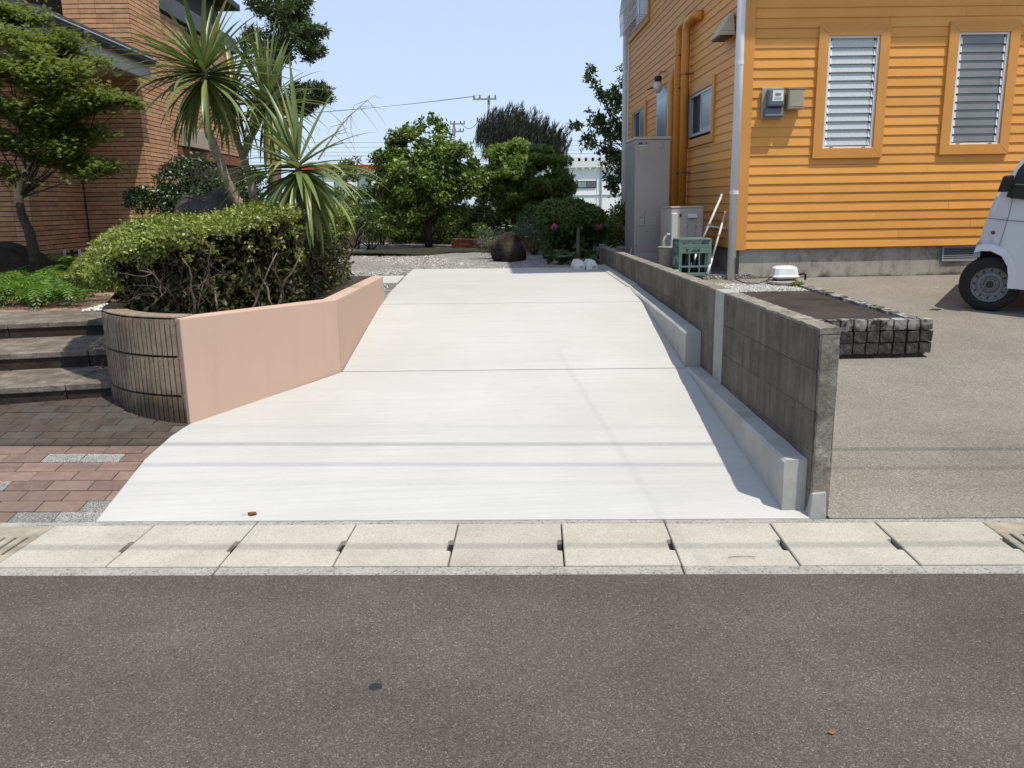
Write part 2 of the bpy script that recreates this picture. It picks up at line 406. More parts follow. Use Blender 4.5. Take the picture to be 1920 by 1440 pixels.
# ------------------------------------------------------------------ mesh helpers
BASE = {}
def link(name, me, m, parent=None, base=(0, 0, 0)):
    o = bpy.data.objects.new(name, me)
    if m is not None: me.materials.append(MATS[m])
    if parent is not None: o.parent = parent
    else: o.location = base
    BASE[o] = Vector(BASE[parent]) if parent is not None else Vector(base)
    col.objects.link(o); return o
def tag(o, label=None, cat=None, group=None, kind=None):
    if label: o['label'] = label
    if cat: o['category'] = cat
    if group: o['group'] = group
    if kind: o['kind'] = kind
    return o
def thing(name, base, label, cat, group=None):
    o = bpy.data.objects.new(name, None); o.empty_display_size = .1; o.location = base; col.objects.link(o)
    BASE[o] = Vector(base); return tag(o, label, cat, group)
class MB:
    def __init__(s): s.v = []; s.f = []
    def poly(s, pts):
        b = len(s.v); s.v += [tuple(p) for p in pts]; s.f.append(tuple(range(b, b+len(pts)))); return s
    def hexa(s, p):   # 8 points: bottom 4 ccw, top 4 ccw
        b = len(s.v); s.v += [tuple(q) for q in p]
        s.f += [tuple(b+i for i in f) for f in ((3, 2, 1, 0), (4, 5, 6, 7), (0, 1, 5, 4), (1, 2, 6, 5), (2, 3, 7, 6), (3, 0, 4, 7))]; return s
    def box(s, x0, x1, y0, y1, z0, z1):
        return s.hexa([(x0, y0, z0), (x1, y0, z0), (x1, y1, z0), (x0, y1, z0), (x0, y0, z1), (x1, y0, z1), (x1, y1, z1), (x0, y1, z1)])
    def prism(s, pts, z0, z1):   # pts ccw xy
        b = len(s.v); k = len(pts)
        s.v += [(p[0], p[1], z0) for p in pts]+[(p[0], p[1], z1) for p in pts]
        s.f.append(tuple(range(b+k-1, b-1, -1))); s.f.append(tuple(range(b+k, b+2*k)))
        for i in range(k): j = (i+1) % k; s.f.append((b+i, b+j, b+k+j, b+k+i))
        return s
    def sweep(s, pts, a, bvec):  # polygon pts extruded by vector
        b = len(s.v); k = len(pts); s.v += [tuple(Vector(p)+Vector(a)) for p in pts]+[tuple(Vector(p)+Vector(bvec)) for p in pts]
        s.f.append(tuple(range(b+k-1, b-1, -1))); s.f.append(tuple(range(b+k, b+2*k)))
        for i in range(k): j = (i+1) % k; s.f.append((b+i, b+j, b+k+j, b+k+i))
        return s
    def tube(s, pts, rad, seg=8, cap=True):
        pts = [Vector(p) for p in pts]; k = len(pts)
        if isinstance(rad, (int, float)): rad = [rad]*k
        b = len(s.v); prev = None
        for i, p in enumerate(pts):
            t = (pts[min(i+1, k-1)]-pts[max(i-1, 0)]).normalized()
            if prev is None:
                ref = Vector((0, 0, 1)) if abs(t.z) < .9 else Vector((1, 0, 0)); a = t.cross(ref).normalized()
            else: a = (prev-t*prev.dot(t)).normalized()
            prev = a; c = t.cross(a)
            for j in range(seg):
                th = 2*math.pi*j/seg; s.v.append(tuple(p+(a*math.cos(th)+c*math.sin(th))*rad[i]))
        for i in range(k-1):
            for j in range(seg):
                j2 = (j+1) % seg; s.f.append((b+i*seg+j, b+i*seg+j2, b+(i+1)*seg+j2, b+(i+1)*seg+j))
        if cap: s.f.append(tuple(b+j for j in range(seg-1, -1, -1))); s.f.append(tuple(b+(k-1)*seg+j for j in range(seg)))
        return s
    def lathe(s, prof, c, axis='z', seg=20, cap0=True):
        b = len(s.v); c = Vector(c)
        for r, h in prof:
            for j in range(seg):
                th = 2*math.pi*j/seg; x, y = r*math.cos(th), r*math.sin(th)
                s.v.append(tuple(c+(Vector((x, y, h)) if axis == 'z' else Vector((x, h, y)))))
        for i in range(len(prof)-1):
            for j in range(seg):
                j2 = (j+1) % seg; s.f.append((b+i*seg+j, b+i*seg+j2, b+(i+1)*seg+j2, b+(i+1)*seg+j))
        if cap0: s.f.append(tuple(b+j for j in range(seg-1, -1, -1)))
        q = b+(len(prof)-1)*seg; s.f.append(tuple(q+j for j in range(seg))); return s
    def build(s, name, m, parent=None, base=(0, 0, 0), bevel=0, seg=1, smooth=False, fix=True):
        off = BASE[parent] if parent is not None else Vector(base)
        me = bpy.data.meshes.new(name)
        me.from_pydata([(x-off.x, y-off.y, z-off.z) for x, y, z in s.v], [], s.f)
        if bevel or fix:
            bm = bmesh.new(); bm.from_mesh(me)
            if fix: bmesh.ops.recalc_face_normals(bm, faces=bm.faces)
            if bevel: bmesh.ops.bevel(bm, geom=[e for e in bm.edges if len(e.link_faces) == 2 and e.calc_face_angle(0) > .5], offset=bevel, segments=seg, affect='EDGES', profile=.6)
            bm.to_mesh(me); bm.free()
        if smooth:
            for p in me.polygons: p.use_smooth = True
        return link(name, me, m, parent, base)
def npmesh(name, V, F, m, parent=None, base=(0, 0, 0), smooth=False):
    """V (n,3), F (k,3|4) numpy"""
    off = np.array(BASE[parent] if parent is not None else base)
    me = bpy.data.meshes.new(name); n, k, q = len(V), len(F), F.shape[1]
    me.vertices.add(n); me.vertices.foreach_set('co', (V-off).astype(np.float32).ravel())
    me.loops.add(k*q); me.loops.foreach_set('vertex_index', F.astype(np.int32).ravel())
    me.polygons.add(k); me.polygons.foreach_set('loop_start', np.arange(0, k*q, q, dtype=np.int32))
    try: me.polygons.foreach_set('loop_total', np.full(k, q, dtype=np.int32))
    except Exception: pass
    me.update(calc_edges=True); me.validate()
    if smooth: me.polygons.foreach_set('use_smooth', np.ones(k, dtype=bool))
    return link(name, me, m, parent, base)
def nrmz(a): return a/np.maximum(np.linalg.norm(a, axis=1, keepdims=True), 1e-9)
def leaves(name, P, N, size, m, parent=None, base=(0, 0, 0), aspect=.5, jit=.7, lobes=1, spread=2.2, rng=None, axis=None, ajit=.5, fold=.12, droop=.15, kind=None):
    k = len(P); n = nrmz(nrmz(N)*(1-jit)+nrmz(rng.normal(size=(k, 3)))*jit)
    if axis is None: a = np.cross(n, rng.normal(size=(k, 3)))
    else: a = np.array(axis)[None, :]+rng.normal(size=(k, 3))*ajit; n = np.cross(np.cross(a, n), a)
    a = nrmz(a); n = nrmz(n); s = np.cross(n, a)
    L = size*rng.uniform(.65, 1.35, (k, 1)); VV = []
    for l in range(lobes):
        th = 0 if lobes == 1 else (l/(lobes-1)-.5)*spread
        aa = a*math.cos(th)+s*math.sin(th); ss = -a*math.sin(th)+s*math.cos(th)
        Ll = L*(1-.35*abs(th)/(spread/2+1e-6)) if lobes > 1 else L
        w = Ll*aspect/2
        v = np.stack([P, P+aa*Ll*.45+ss*w-n*Ll*fold, P+aa*Ll-n*Ll*droop, P+aa*Ll*.45-ss*w-n*Ll*fold], 1)
        VV.append(v.reshape(-1, 3))
    V = np.concatenate(VV); q = len(V)//4; i = np.arange(q)[:, None]*4
    F = i+np.array([[0, 1, 2, 3]])
    o = npmesh(name, V, F, m, parent, base)
    if kind: o['kind'] = kind
    return o
def clump(rng, c, r, n, shell=.55):
    d = nrmz(rng.normal(size=(n, 3))); rad = 1-shell*rng.random((n, 1))**1.5
    r = np.array(r); P = np.array(c)+d*rad*r
    return P, nrmz(d/r+np.array([[0, 0, .35/max(r)]]))
def crown(rng, c, r, nclump, cr_, per, fill=.75, flat=.75, zmin=None):
    """clumps spread through an ellipsoid, denser towards the surface"""
    Ps, Ns, C = [], [], []
    for i in range(nclump):
        d = rng.normal(size=3); d /= np.linalg.norm(d)
        rad = (1-fill*rng.random()**1.6)
        cc = np.array(c)+d*rad*np.array(r)
        if zmin is not None and cc[2] < zmin: cc[2] = zmin+rng.random()*.1
        k = cr_*rng.uniform(.6, 1.35); C.append(cc)
        P, N = clump(rng, cc, (k, k, k*flat), int(per*rng.uniform(.6, 1.3)))
        Ps.append(P); Ns.append(N*.7+nrmz(P-np.array(c))*.3)
    return np.concatenate(Ps), np.concatenate(Ns), C
def limbs(rng, mb, start, targets, r0_, wob=.08, seg=6):
    start = Vector(start)
    for t in targets:
        t = Vector(t); L = (t-start).length; pts = []
        for i in range(5):
            f = i/4; p = start.lerp(t, f)+Vector(rng.normal(size=3))*wob*L*(0 if i in (0, 4) else .5)+Vector((0, 0, 1))*L*.08*math.sin(f*math.pi)*-1
            pts.append(p)
        mb.tube(pts, [r0_*(1-.8*i/4) for i in range(5)], seg)
def text_mesh(name, s, size, m, parent, origin, xdir, zdir, depth=.001):
    cu_ = bpy.data.curves.new(name, 'FONT'); cu_.body = s; cu_.size = size; cu_.extrude = depth; cu_.align_x = 'CENTER'
    to = bpy.data.objects.new(name, cu_); col.objects.link(to)
    dg = bpy.context.evaluated_depsgraph_get(); me = bpy.data.meshes.new_from_object(to.evaluated_get(dg))
    bpy.data.objects.remove(to); x = Vector(xdir).normalized(); z = Vector(zdir).normalized(); off = BASE[parent]
    for v in me.vertices: v.co = Vector(origin)+x*v.co.x+z*v.co.y+x.cross(z)*v.co.z-off
    me.materials.clear(); return link(name, me, m, parent)

# ================================================================== SETTING
PHI = -math.atan(.0588); RA = Vector((math.cos(PHI), math.sin(PHI), 0)); RB = Vector((-math.sin(PHI), math.cos(PHI), 0)); RO = Vector((0, 3.35, 0))
def rd(u, v, z=0): p = RO+RA*u+RB*v; return Vector((p.x, p.y, z))
def vof(X, Y): return (Vector((X, Y, 0))-RO).dot(RB)
VK = .53
def zs(X, Y): return min(zp(Y), .004+.2*max(0.0, vof(X, Y)-VK))
rng = np.random.default_rng(7); rnd = random.Random(5)

def sgroup(name, base, label):
    o = bpy.data.objects.new(name, None); o.empty_display_size = .1; o.location = base; col.objects.link(o); BASE[o] = Vector(base)
    return tag(o, label, kind='structure')
# ground to the horizon, following the rise of the plots
ys = [-60, -10, 2.6, 3.8, 4.6, 5.98, 7.75, 8.5, 10.66, 14, 22, 40, 90, 200, 450, 900, 1800]
xs = [-1500, -400, -120, -40, -12, -5, 0, 5, 12, 40, 120, 400, 1500]
mb = MB(); idx = {}
for j, y in enumerate(ys):
    for i, x in enumerate(xs):
        idx[i, j] = len(mb.v); mb.v.append((x, y, (min(zp(y), zlot(y) if y > 3.8 else 9)-.18 if y < 12 else .60)))
for j in range(len(ys)-1):
    for i in range(len(xs)-1): mb.f.append((idx[i, j], idx[i+1, j], idx[i+1, j+1], idx[i, j+1]))
tag(mb.build('ground', 'field_ground', fix=False), 'green brown field ground behind and around the plots', kind='structure')

# road
mb = MB(); g = {}
for j, v in enumerate([-12, -6, -2, -.075]):
    for i, u in enumerate([-60, -20, -8, -3, 0, 3, 8, 20, 60]): g[i, j] = len(mb.v); mb.v.append(tuple(rd(u, v, -.004)))
for j in range(3):
    for i in range(8): mb.f.append((g[i, j], g[i+1, j], g[i+1, j+1], g[i, j+1]))
tag(mb.build('road', 'asphalt', fix=False), 'grey worn asphalt road with pale aggregate', kind='structure')

# gutter: two kerb strips and the dark channel
gut = sgroup('gutter_channel', (0, 3.6, -.1), 'concrete roadside gutter channel under the covers')
def rbox(mb, u0, u1, v0, v1, z0, z1):
    return mb.hexa([rd(u0, v0, z0), rd(u1, v0, z0), rd(u1, v1, z0), rd(u0, v1, z0), rd(u0, v0, z1), rd(u1, v0, z1), rd(u1, v1, z1), rd(u0, v1, z1)])
m_ = MB(); rbox(m_, -9, 9, .02, .46, -.30, -.25); m_.build('channel_bed', 'hole_dark', gut)
UJ = [-1.742+.5106*k for k in range(-1, 9)]
kj = [-9, -4.806, -2.763+.0, -1.2314, .8110, 2.8534, 4.9, 9]
for a, b in zip(kj[:-1], kj[1:]):
    rbox(MB(), a+.004, b-.004, -.075, -.004, -.25, .002).build('kerb', 'kerb_concrete', gut, bevel=.006)
    rbox(MB(), a+.004, b-.004, .484, VK, -.25, .004).build('kerb', 'kerb_concrete', gut, bevel=.006)

def cover(u0, u1, label, group):
    """slab with a finger notch on each end"""
    w = u1-u0; nw = .016; n0, n1 = .155, .285
    g_ = .0035
    nw = .026; P = [(u0+g_, 0), (u1-g_, 0), (u1-g_, n0), (u1-nw, n0+.004), (u1-nw, n1-.004), (u1-g_, n1), (u1-g_, .48), (u0+g_, .48)]
    mb = MB(); pts = [rd(u, v) for u, v in P]; dz = rnd.uniform(-.002, .002)
    mb.prism([(p.x, p.y) for p in pts], -.10, .004+dz)
    o = mb.build('gutter_cover', 'cover_concrete', base=rd((u0+u1)/2, .24, -.1), bevel=.004)
    return tag(o, label, 'gutter cover', group)
ORD = ('first', 'second', 'third', 'fourth', 'fifth', 'sixth', 'seventh', 'eighth', 'ninth')
for k in range(len(UJ)-1):
    cover(UJ[k], UJ[k+1], ORD[k]+' pale concrete gutter cover counted from the grating beside the brick paving', 'plain gutter covers along the driveway')
for u_ in UJ[1:]: rbox(MB(), u_-.025, u_-.0045, .161, .279, -.12, -.02).build('notch_shade', 'hole_dark', gut)  # dark block added in each notch, standing in for the shade inside
def grating(u0, u1, label):
    base = rd((u0+u1)/2, .24, -.1); t = thing('gutter_grating', base, label, 'gutter grating')
    w = u1-u0; ns = 9; pitch = w/ns
    rbox(MB(), u0+.004, u1-.004, 0, .135, -.09, .003).build('end_bar', 'old_grating_concrete', t, bevel=.005)
    rbox(MB(), u0+.004, u1-.004, .345, .48, -.09, .003).build('end_bar', 'old_grating_concrete', t, bevel=.005)
    for i in range(ns):
        a = u0+i*pitch+.012; b = u0+(i+1)*pitch-.006
        rbox(MB(), a, b, .133, .347, -.09, .001).build('slat', 'old_grating_concrete', t, bevel=.004)
grating(UJ[0]-.51, UJ[0], 'slotted brown concrete gutter grating beside the brick paving')
grating(UJ[-1], UJ[-1]+.51, 'slotted brown concrete gutter grating in front of the tan parking area')
for a, b, lab in ((UJ[0]-1.53, UJ[0]-1.02, 0), (UJ[0]-1.02, UJ[0]-.51, 0)):
    cover(a, b, ('outer', 'inner')[int(a > UJ[0]-1.2)]+' concrete gutter cover beyond the slotted grating by the brick paving', 'covers beyond the brick side grating')
for a in (UJ[-1]+.51, UJ[-1]+1.02):
    cover(a, a+.51, ('inner', 'outer')[int(a > UJ[-1]+.8)]+' concrete gutter cover beyond the slotted grating by the parking area', 'covers beyond the parking side grating')

# driveway slabs
drv = sgroup('driveway', (0, 6, .1), 'new near white broomed concrete driveway rising from the road')
def xl(Y):
    return float(np.interp(Y, [3.7, 4.6, 4.94, 5.14, 6.06, 7.9, 8.2, 20], [-2.035, -2.03, -1.99, -1.935, -1.115, -1.035, -1.03, -1.03]))
def slab(yA, yB, n, step=.0):
    """yA,yB functions of x"""
    cols = 18; top = []
    for i in range(n+1):
        t = i/n; row = []
        ym = yA(-1.4)*(1-t)+yB(-1.4)*t; x0 = xl(ym); x1 = 1.562
        for j in range(cols+1):
            x = x0+(x1-x0)*j/cols; y = yA(x)*(1-t)+yB(x)*t
            row.append((x, y, zs(x, y)+step))
        top.append(row)
    mb = MB()
    for r_ in top: mb.v += r_
    W = cols+1; N = len(mb.v); mb.v += [(x, y, z-.11) for x, y, z in mb.v]
    for i in range(n):
        for j in range(cols):
            a = i*W+j; mb.f.append((a, a+1, a+W+1, a+W)); mb.f.append((N+a, N+a+W, N+a+W+1, N+a+1))
    bnd = [j for j in range(W)]+[i*W+cols for i in range(1, n+1)]+[n*W+j for j in range(cols-1, -1, -1)]+[i*W for i in range(n-1, 0, -1)]
    for a, b in zip(bnd, bnd[1:]+bnd[:1]): mb.f.append((a, a+N, b+N, b))
    return mb.build('slab', 'drive_concrete', drv)
J = .006
yg = lambda x: 3.35+VK-.0588*x+.004
j1 = lambda x: 6.025-.031*x; j2 = lambda x: 7.83-.05*x; j3 = lambda x: 9.45-.20*x*.9; j4 = lambda x: 11.15-.12*x
slab(yg, lambda x: j1(x)-J, 26); slab(lambda x: j1(x)+J, lambda x: j2(x)-J*.8, 20); slab(lambda x: j2(x)+J*.8, lambda x: j3(x)-J*.7, 14); slab(lambda x: j3(x)+J*.7, j4, 10)
# dark filler in the joints
for jf in (j1, j2, j3):
    mb = MB(); k = 20
    for i in range(k):
        x0 = -1.12+(2.68)*i/k; x1 = -1.12+2.68*(i+1)/k
        mb.poly([(x0, jf(x0)-.02, zp(jf(x0)-.02)-.012), (x1, jf(x1)-.02, zp(jf(x1)-.02)-.012), (x1, jf(x1)+.02, zp(jf(x1)+.02)-.012), (x0, jf(x0)+.02, zp(jf(x0)+.02)-.012)])
    mb.build('joint_filler', 'hole_dark', drv, fix=False)
# small pale apron patch at the foot of the kerb step
# lot on the right
mb = MB(); g = {}
Xs = [1.66, 2.2, 2.9, 3.6, 4.5, 6, 8, 11, 16, 30]; T = [0, .12, .3, .5, .7, .85, 1]
for j, t in enumerate(T):
    for i, x in enumerate(Xs):
        y = yg(x)*(1-t)+10.4*t; g[i, j] = len(mb.v); z = zlot(y) if t > 0 else .004
        mb.v.append((x, y, z if x < 9 else z))
for j in range(len(T)-1):
    for i in range(len(Xs)-1): mb.f.append((g[i, j], g[i+1, j], g[i+1, j+1], g[i, j+1]))
tag(mb.build('parking_area', 'lot_concrete', fix=False), 'sloping tan washed concrete parking area by the orange house', kind='structure')
# side yard between block wall and house
mb = MB().box(1.66, 3.1, 9.62, 24, .5, .70)
tag(mb.build('side_yard', 'gravel'), 'narrow gravel side yard along the orange house', kind='structure')

# gravel garden behind the driveway, both sides
mb = MB(); g = {}
gx = np.linspace(-3.2, 1.56, 30); gy = np.concatenate([np.linspace(8.3, 13, 24), np.linspace(13.4, 19.5, 18)])
for j, y in enumerate(gy):
    for i, x in enumerate(gx):
        on_d = (x > -1.10) and y < j4(x)+.12
        z = zp(y)-.03+rng.normal()*.006 + (.0 if y < 11 else .02)
        if on_d: z -= .10
        if y > 12: z += .035*math.sin(x*2.1+y)*.4
        g[i, j] = len(mb.v); mb.v.append((x, y, z))
for j in range(len(gy)-1):
    for i in range(len(gx)-1): mb.f.append((g[i, j], g[i+1, j], g[i+1, j+1], g[i, j+1]))
tag(mb.build('gravel_garden', 'gravel', fix=False), 'grey gravel garden ground behind the driveway', kind='structure')
# loose pebbles on it
def pebbles(name, label, xr, yr, n, zf, s0, s1, keep=None, mat='pebble'):
    P = np.stack([rng.uniform(*xr, n), rng.uniform(*yr, n)], 1)
    if keep is not None: P = P[np.array([keep(a, b) for a, b in P])]
    k = len(P); s = rng.uniform(s0, s1, k); Z = np.array([zf(a, b) for a, b in P])
    o = np.array([[1, 0, 0], [-1, 0, 0], [0, 1, 0], [0, -1, 0], [0, 0, 1], [0, 0, -1.]])
    J_ = o[None]*rng.uniform(.7, 1.3, (k, 6, 1))*np.array([1, .8, .6]); th = rng.uniform(0, 6.28, k); c, s_ = np.cos(th), np.sin(th)
    X = J_[:, :, 0]*c[:, None]-J_[:, :, 1]*s_[:, None]; Y = J_[:, :, 0]*s_[:, None]+J_[:, :, 1]*c[:, None]
    V = np.stack([X, Y, J_[:, :, 2]], 2)*s[:, None, None]+np.stack([P[:, 0], P[:, 1], Z], 1)[:, None]
    F = np.array([[0, 2, 4], [2, 1, 4], [1, 3, 4], [3, 0, 4], [2, 0, 5], [1, 2, 5], [3, 1, 5], [0, 3, 5]])
    F = (np.arange(k)[:, None, None]*6+F[None]).reshape(-1, 3)
    return tag(npmesh(name, V.reshape(-1, 3), F, mat), label, 'gravel', kind='stuff')
pebbles('gravel', 'loose grey garden gravel behind the driveway', (-3.1, 1.5), (8.6, 15), 14000, lambda x, y: zp(y)-.02, .008, .02,
        lambda x, y: not (x > -1.12 and y < j4(x)) and not (-2.4 < x < -1 and 9.6 < y < 10.4))
# pale concrete strip path left of the driveway top
tag(MB().hexa([(-2.6, 9.72, .60), (-1.06, 9.50, .60), (-1.06, 10.36, .60), (-2.6, 10.55, .60), (-2.6, 9.72, .698), (-1.06, 9.50, .698), (-1.06, 10.36, .702), (-2.6, 10.55, .702)]).build('path_slab', 'drive_concrete', bevel=.01),
    'short white concrete strip path joining the driveway top behind the pink wall', kind='structure')

# brick paving, every paver its own piece
pav = sgroup('brick_paving', (-3, 4.5, 0), 'red and grey brick paving between road gutter and steps')
mb = MB(); g = {}
bx = np.linspace(-7, -1.9, 12); T = np.linspace(0, 1, 14)
for j, t in enumerate(T):
    for i, x in enumerate(bx):
        y = yg(x)*(1-t)+6.0*t; g[i, j] = len(mb.v); mb.v.append((x, y, zs(x, y)-.016))
for j in range(13):
    for i in range(11): mb.f.append((g[i, j], g[i+1, j], g[i+1, j+1], g[i, j+1]))
mb.build('bedding', 'paver_bed', pav, fix=False)
PW, PL = .1042, .2345
for r_ in range(21):
    v0 = VK+.006+r_*PW; off = (r_*.37 % 1.0)*PL
    u = -3.95+off
    while u < -1.80:
        a, b = u, u+PL
        ca = rd((a+b)/2, v0+PW/2)
        if ca.x < -1.93 and ca.y < 5.62+.18*(ca.x+3.37)+.06 and (Vector((ca.x, ca.y))-Vector((-1.775, 6.15))).length > .93:
            q = [rd(a+.0035, v0+.0035), rd(b-.0035, v0+.0035), rd(b-.0035, v0+PW-.0035), rd(a+.0035, v0+PW-.0035)]
            dz = rnd.uniform(-.0015, .0015)-.007
            z = [zs(p.x, p.y)+dz for p in q]
            mb = MB().hexa([(p.x, p.y, zz-.03) for p, zz in zip(q, z)]+[(p.x, p.y, zz) for p, zz in zip(q, z)])
            darkened = r_ >= 8  # rows nearer the steps take the darker mix
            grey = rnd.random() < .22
            mb.build('paver', ('paver_grey' if grey else 'paver_red')+('_dark' if darkened else ''), pav, bevel=.003)
        u += PL

# stone steps left of the planter
stp = thing('stone_steps', (-3.6, 5.6, .27), 'three dark weathered stone steps beside the curved ribbed planter wall', 'steps')
RS = [(5.567, -3.37, .25, .387), (6.165, -3.69, .38, .521), (6.894, -4.09, .51, .651)]
for i, (y0, x0, z0, z1) in enumerate(RS):
    f = lambda x: y0+.17*(x-x0)
    nx = RS[i+1] if i < 2 else (7.65, -4.5)
    fn = lambda x: nx[0]+.17*(x-nx[1])+.05
    XE = -2.62 if i == 0 else (-2.72 if i == 1 else -2.62)
    cuts = [-6.2, -5.35, -4.5+i*.11, -3.62-i*.2, -2.95-i*.12, XE]
    for a, b in zip(cuts[:-1], cuts[1:]):
        if b-a < .1: continue
        mb = MB().hexa([(a+.003, f(a)-.012, z1-.05), (b-.003, f(b)-.012, z1-.05), (b-.003, fn(b), z1-.05), (a+.003, fn(a), z1-.05), (a+.003, f(a)-.012, z1), (b-.003, f(b)-.012, z1), (b-.003, fn(b), z1+.003), (a+.003, fn(a), z1+.003)])
        mb.build('tread', 'step_stone', stp, bevel=.008)
        mb = MB().hexa([(a+.003, f(a), z0-.08), (b-.003, f(b), z0-.08), (b-.003, f(b)+.2, z0-.08), (a+.003, f(a)+.2, z0-.08), (a+.003, f(a), z1-.051), (b-.003, f(b), z1-.051), (b-.003, f(b)+.2, z1-.051), (a+.003, f(a)+.2, z1-.051)])
        mb.build('riser', 'riser_stone', stp, bevel=.006)
# upper path and yard of the brick house
n = NB('path_brick')
b_ = n.t.nodes.new('ShaderNodeTexBrick'); b_.inputs['Scale'].default_value = 1; b_.inputs['Brick Width'].default_value = .235; b_.inputs['Row Height'].default_value = .104; b_.inputs['Mortar Size'].default_value = .004
b_.inputs['Color1'].default_value = (.30, .16, .115, 1); b_.inputs['Color2'].default_value = (.36, .24, .19, 1); b_.inputs['Mortar'].default_value = (.12, .1, .085, 1)
n.L(n.geo.outputs['Position'], b_.inputs['Vector'])
n.bump(n.noise(80), .3, .004); n.fin(n.mix(1.0, b_.outputs[0], n.ramp(n.noise(4, 7, .7), [(.3, .7), (.7, 1.2)]), 'MULTIPLY'), .9, .2)
mb = MB().hexa([(-12, 6.2, .40), (-2.75, 7.5, .40), (-2.75, 9.4, .40), (-12, 9.0, .40), (-12, 6.2, .645), (-2.75, 7.5, .645), (-2.75, 9.4, .66), (-12, 9.0, .66)])
tag(mb.build('path', 'path_brick'), 'sunlit brick path above the stone steps', kind='structure')
mb = MB().hexa([(-16, 7.8, .45), (-2.9, 8.0, .45), (-2.9, 22, .45), (-16, 22, .45), (-16, 8.6, .655), (-2.9, 8.9, .655), (-2.9, 22, .76), (-16, 22, .76)])
tag(mb.build('yard', 'soil'), 'planted earth yard in front of the brick house', kind='structure')
pebbles('white_pebbles', 'white pebbles strewn at the top of the steps by the hedge', (-3.75, -2.7), (7.45, 8.1), 420, lambda x, y: .665, .012, .028, lambda x, y: y > 7.55+.2*(x+3.7), 'white_stone')

# ================================================================== PLANTER WALLS
PC = Vector((-1.775, 6.15)); PRD = 1.0
pl = thing('curved_planter_wall', (PC.x-.2, PC.y-PRD, .2), 'curved brown ribbed block planter wall beside the steps', 'wall')
th0, th1 = R(260.6), R(150)
arc = PRD*(th0-th1); npb = 5
zc = [.10, .385, .640, .885]
def onarc(th, r): return (PC.x+r*math.cos(th), PC.y+r*math.sin(th))
for c in range(3):
    for b in range(npb+1):
        s0 = (b-(.5 if c % 2 else 0))*arc/npb; s1 = s0+arc/npb
        s0 = max(s0, 0); s1 = min(s1, arc)
        if s1-s0 < .05: continue
        mb = MB(); z0, z1 = zc[c]+.008, zc[c+1]-.008
        nr = max(2, round((s1-s0)/.039))
        for k in range(nr):
            ta = th0-(s0+(s1-s0)*(k+.13)/nr)/PRD; tb = th0-(s0+(s1-s0)*(k+.87)/nr)/PRD
            w1, w2 = rnd.uniform(-.002, .002), rnd.uniform(-.002, .002)
            P = [onarc(ta, PRD+w1), onarc(tb, PRD+w2), onarc(tb, PRD-.036), onarc(ta, PRD-.036)]
            mb.prism(P[::-1], z0, z1)
        # backing of the block
        m_ = 4
        P = [onarc(th0-(s0+.003+(s1-s0-.006)*k/m_)/PRD, PRD-.034) for k in range(m_+1)]+[onarc(th0-(s0+.003+(s1-s0-.006)*k/m_)/PRD, PRD-.12) for k in range(m_, -1, -1)]
        mb.prism(P[::-1], z0, z1-.001)
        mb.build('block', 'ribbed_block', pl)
m_ = 26; P = [onarc(th0-(th0-th1)*k/m_, PRD-.022) for k in range(m_+1)]+[onarc(th0-(th0-th1)*k/m_, PRD-.11) for k in range(m_, -1, -1)]
MB().prism(P[::-1], .08, .878).build('mortar_core', 'ribbed_joint', pl)
P = [onarc(th0-(th0-th1)*k/m_, PRD-.006) for k in range(m_+1)]+[onarc(th0-(th0-th1)*k/m_, PRD-.15) for k in range(m_, -1, -1)]
MB().prism(P[::-1], .8855, .897).build('top_mortar', 'ribbed_block', pl, bevel=.004)

# pink rendered wall: three corner points, bevelled inner top edge
pk = thing('pink_wall', (-1.5, 5.7, .2), 'smooth salmon pink rendered wall with a bend beside the driveway', 'wall')
A_, B_, C_ = Vector((-1.935, 5.145)), Vector((-1.122, 6.06)), Vector((-1.03, 8.05))
def off2(a, b, d): t = (b-a).normalized(); n_ = Vector((-t.y, t.x)); return a+n_*d, b+n_*d
D_ = .12
a1, b1 = off2(A_, B_, D_); b2, c2 = off2(B_, C_, D_)
def isect(p, q, r, s):
    d1, d2 = q-p, s-r; k = ((r-p).x*d2.y-(r-p).y*d2.x)/(d1.x*d2.y-d1.y*d2.x); return p+d1*k
Bi = isect(a1, b1, b2, c2); Ai = a1
ZT = .888
def wallseg(name, P, bot):
    mb = MB(); n4 = len(P)
    mb.prism([(p.x, p.y) for p in P], bot, ZT); return mb.build(name, 'pink_paint', pk, bevel=.008, seg=2)
wallseg('wall_panel', [A_, B_-(B_-A_).normalized()*.0, Bi, Ai], .05)
wallseg('wall_panel', [B_+(C_-B_).normalized()*.0015, C_, c2, Bi+(C_-B_).normalized()*.0015], .2)

# planter earth
soil = [(-2.65, 5.75), (-2.2, 5.35), (-1.93, 5.28), (-1.26, 6.08), (-1.16, 8.0), (-1.3, 9.2), (-2.7, 9.3), (-2.85, 6.8)]
tag(MB().prism(soil, .3, .80).build('planter_soil', 'soil'), 'dark earth filling the planter', kind='structure')

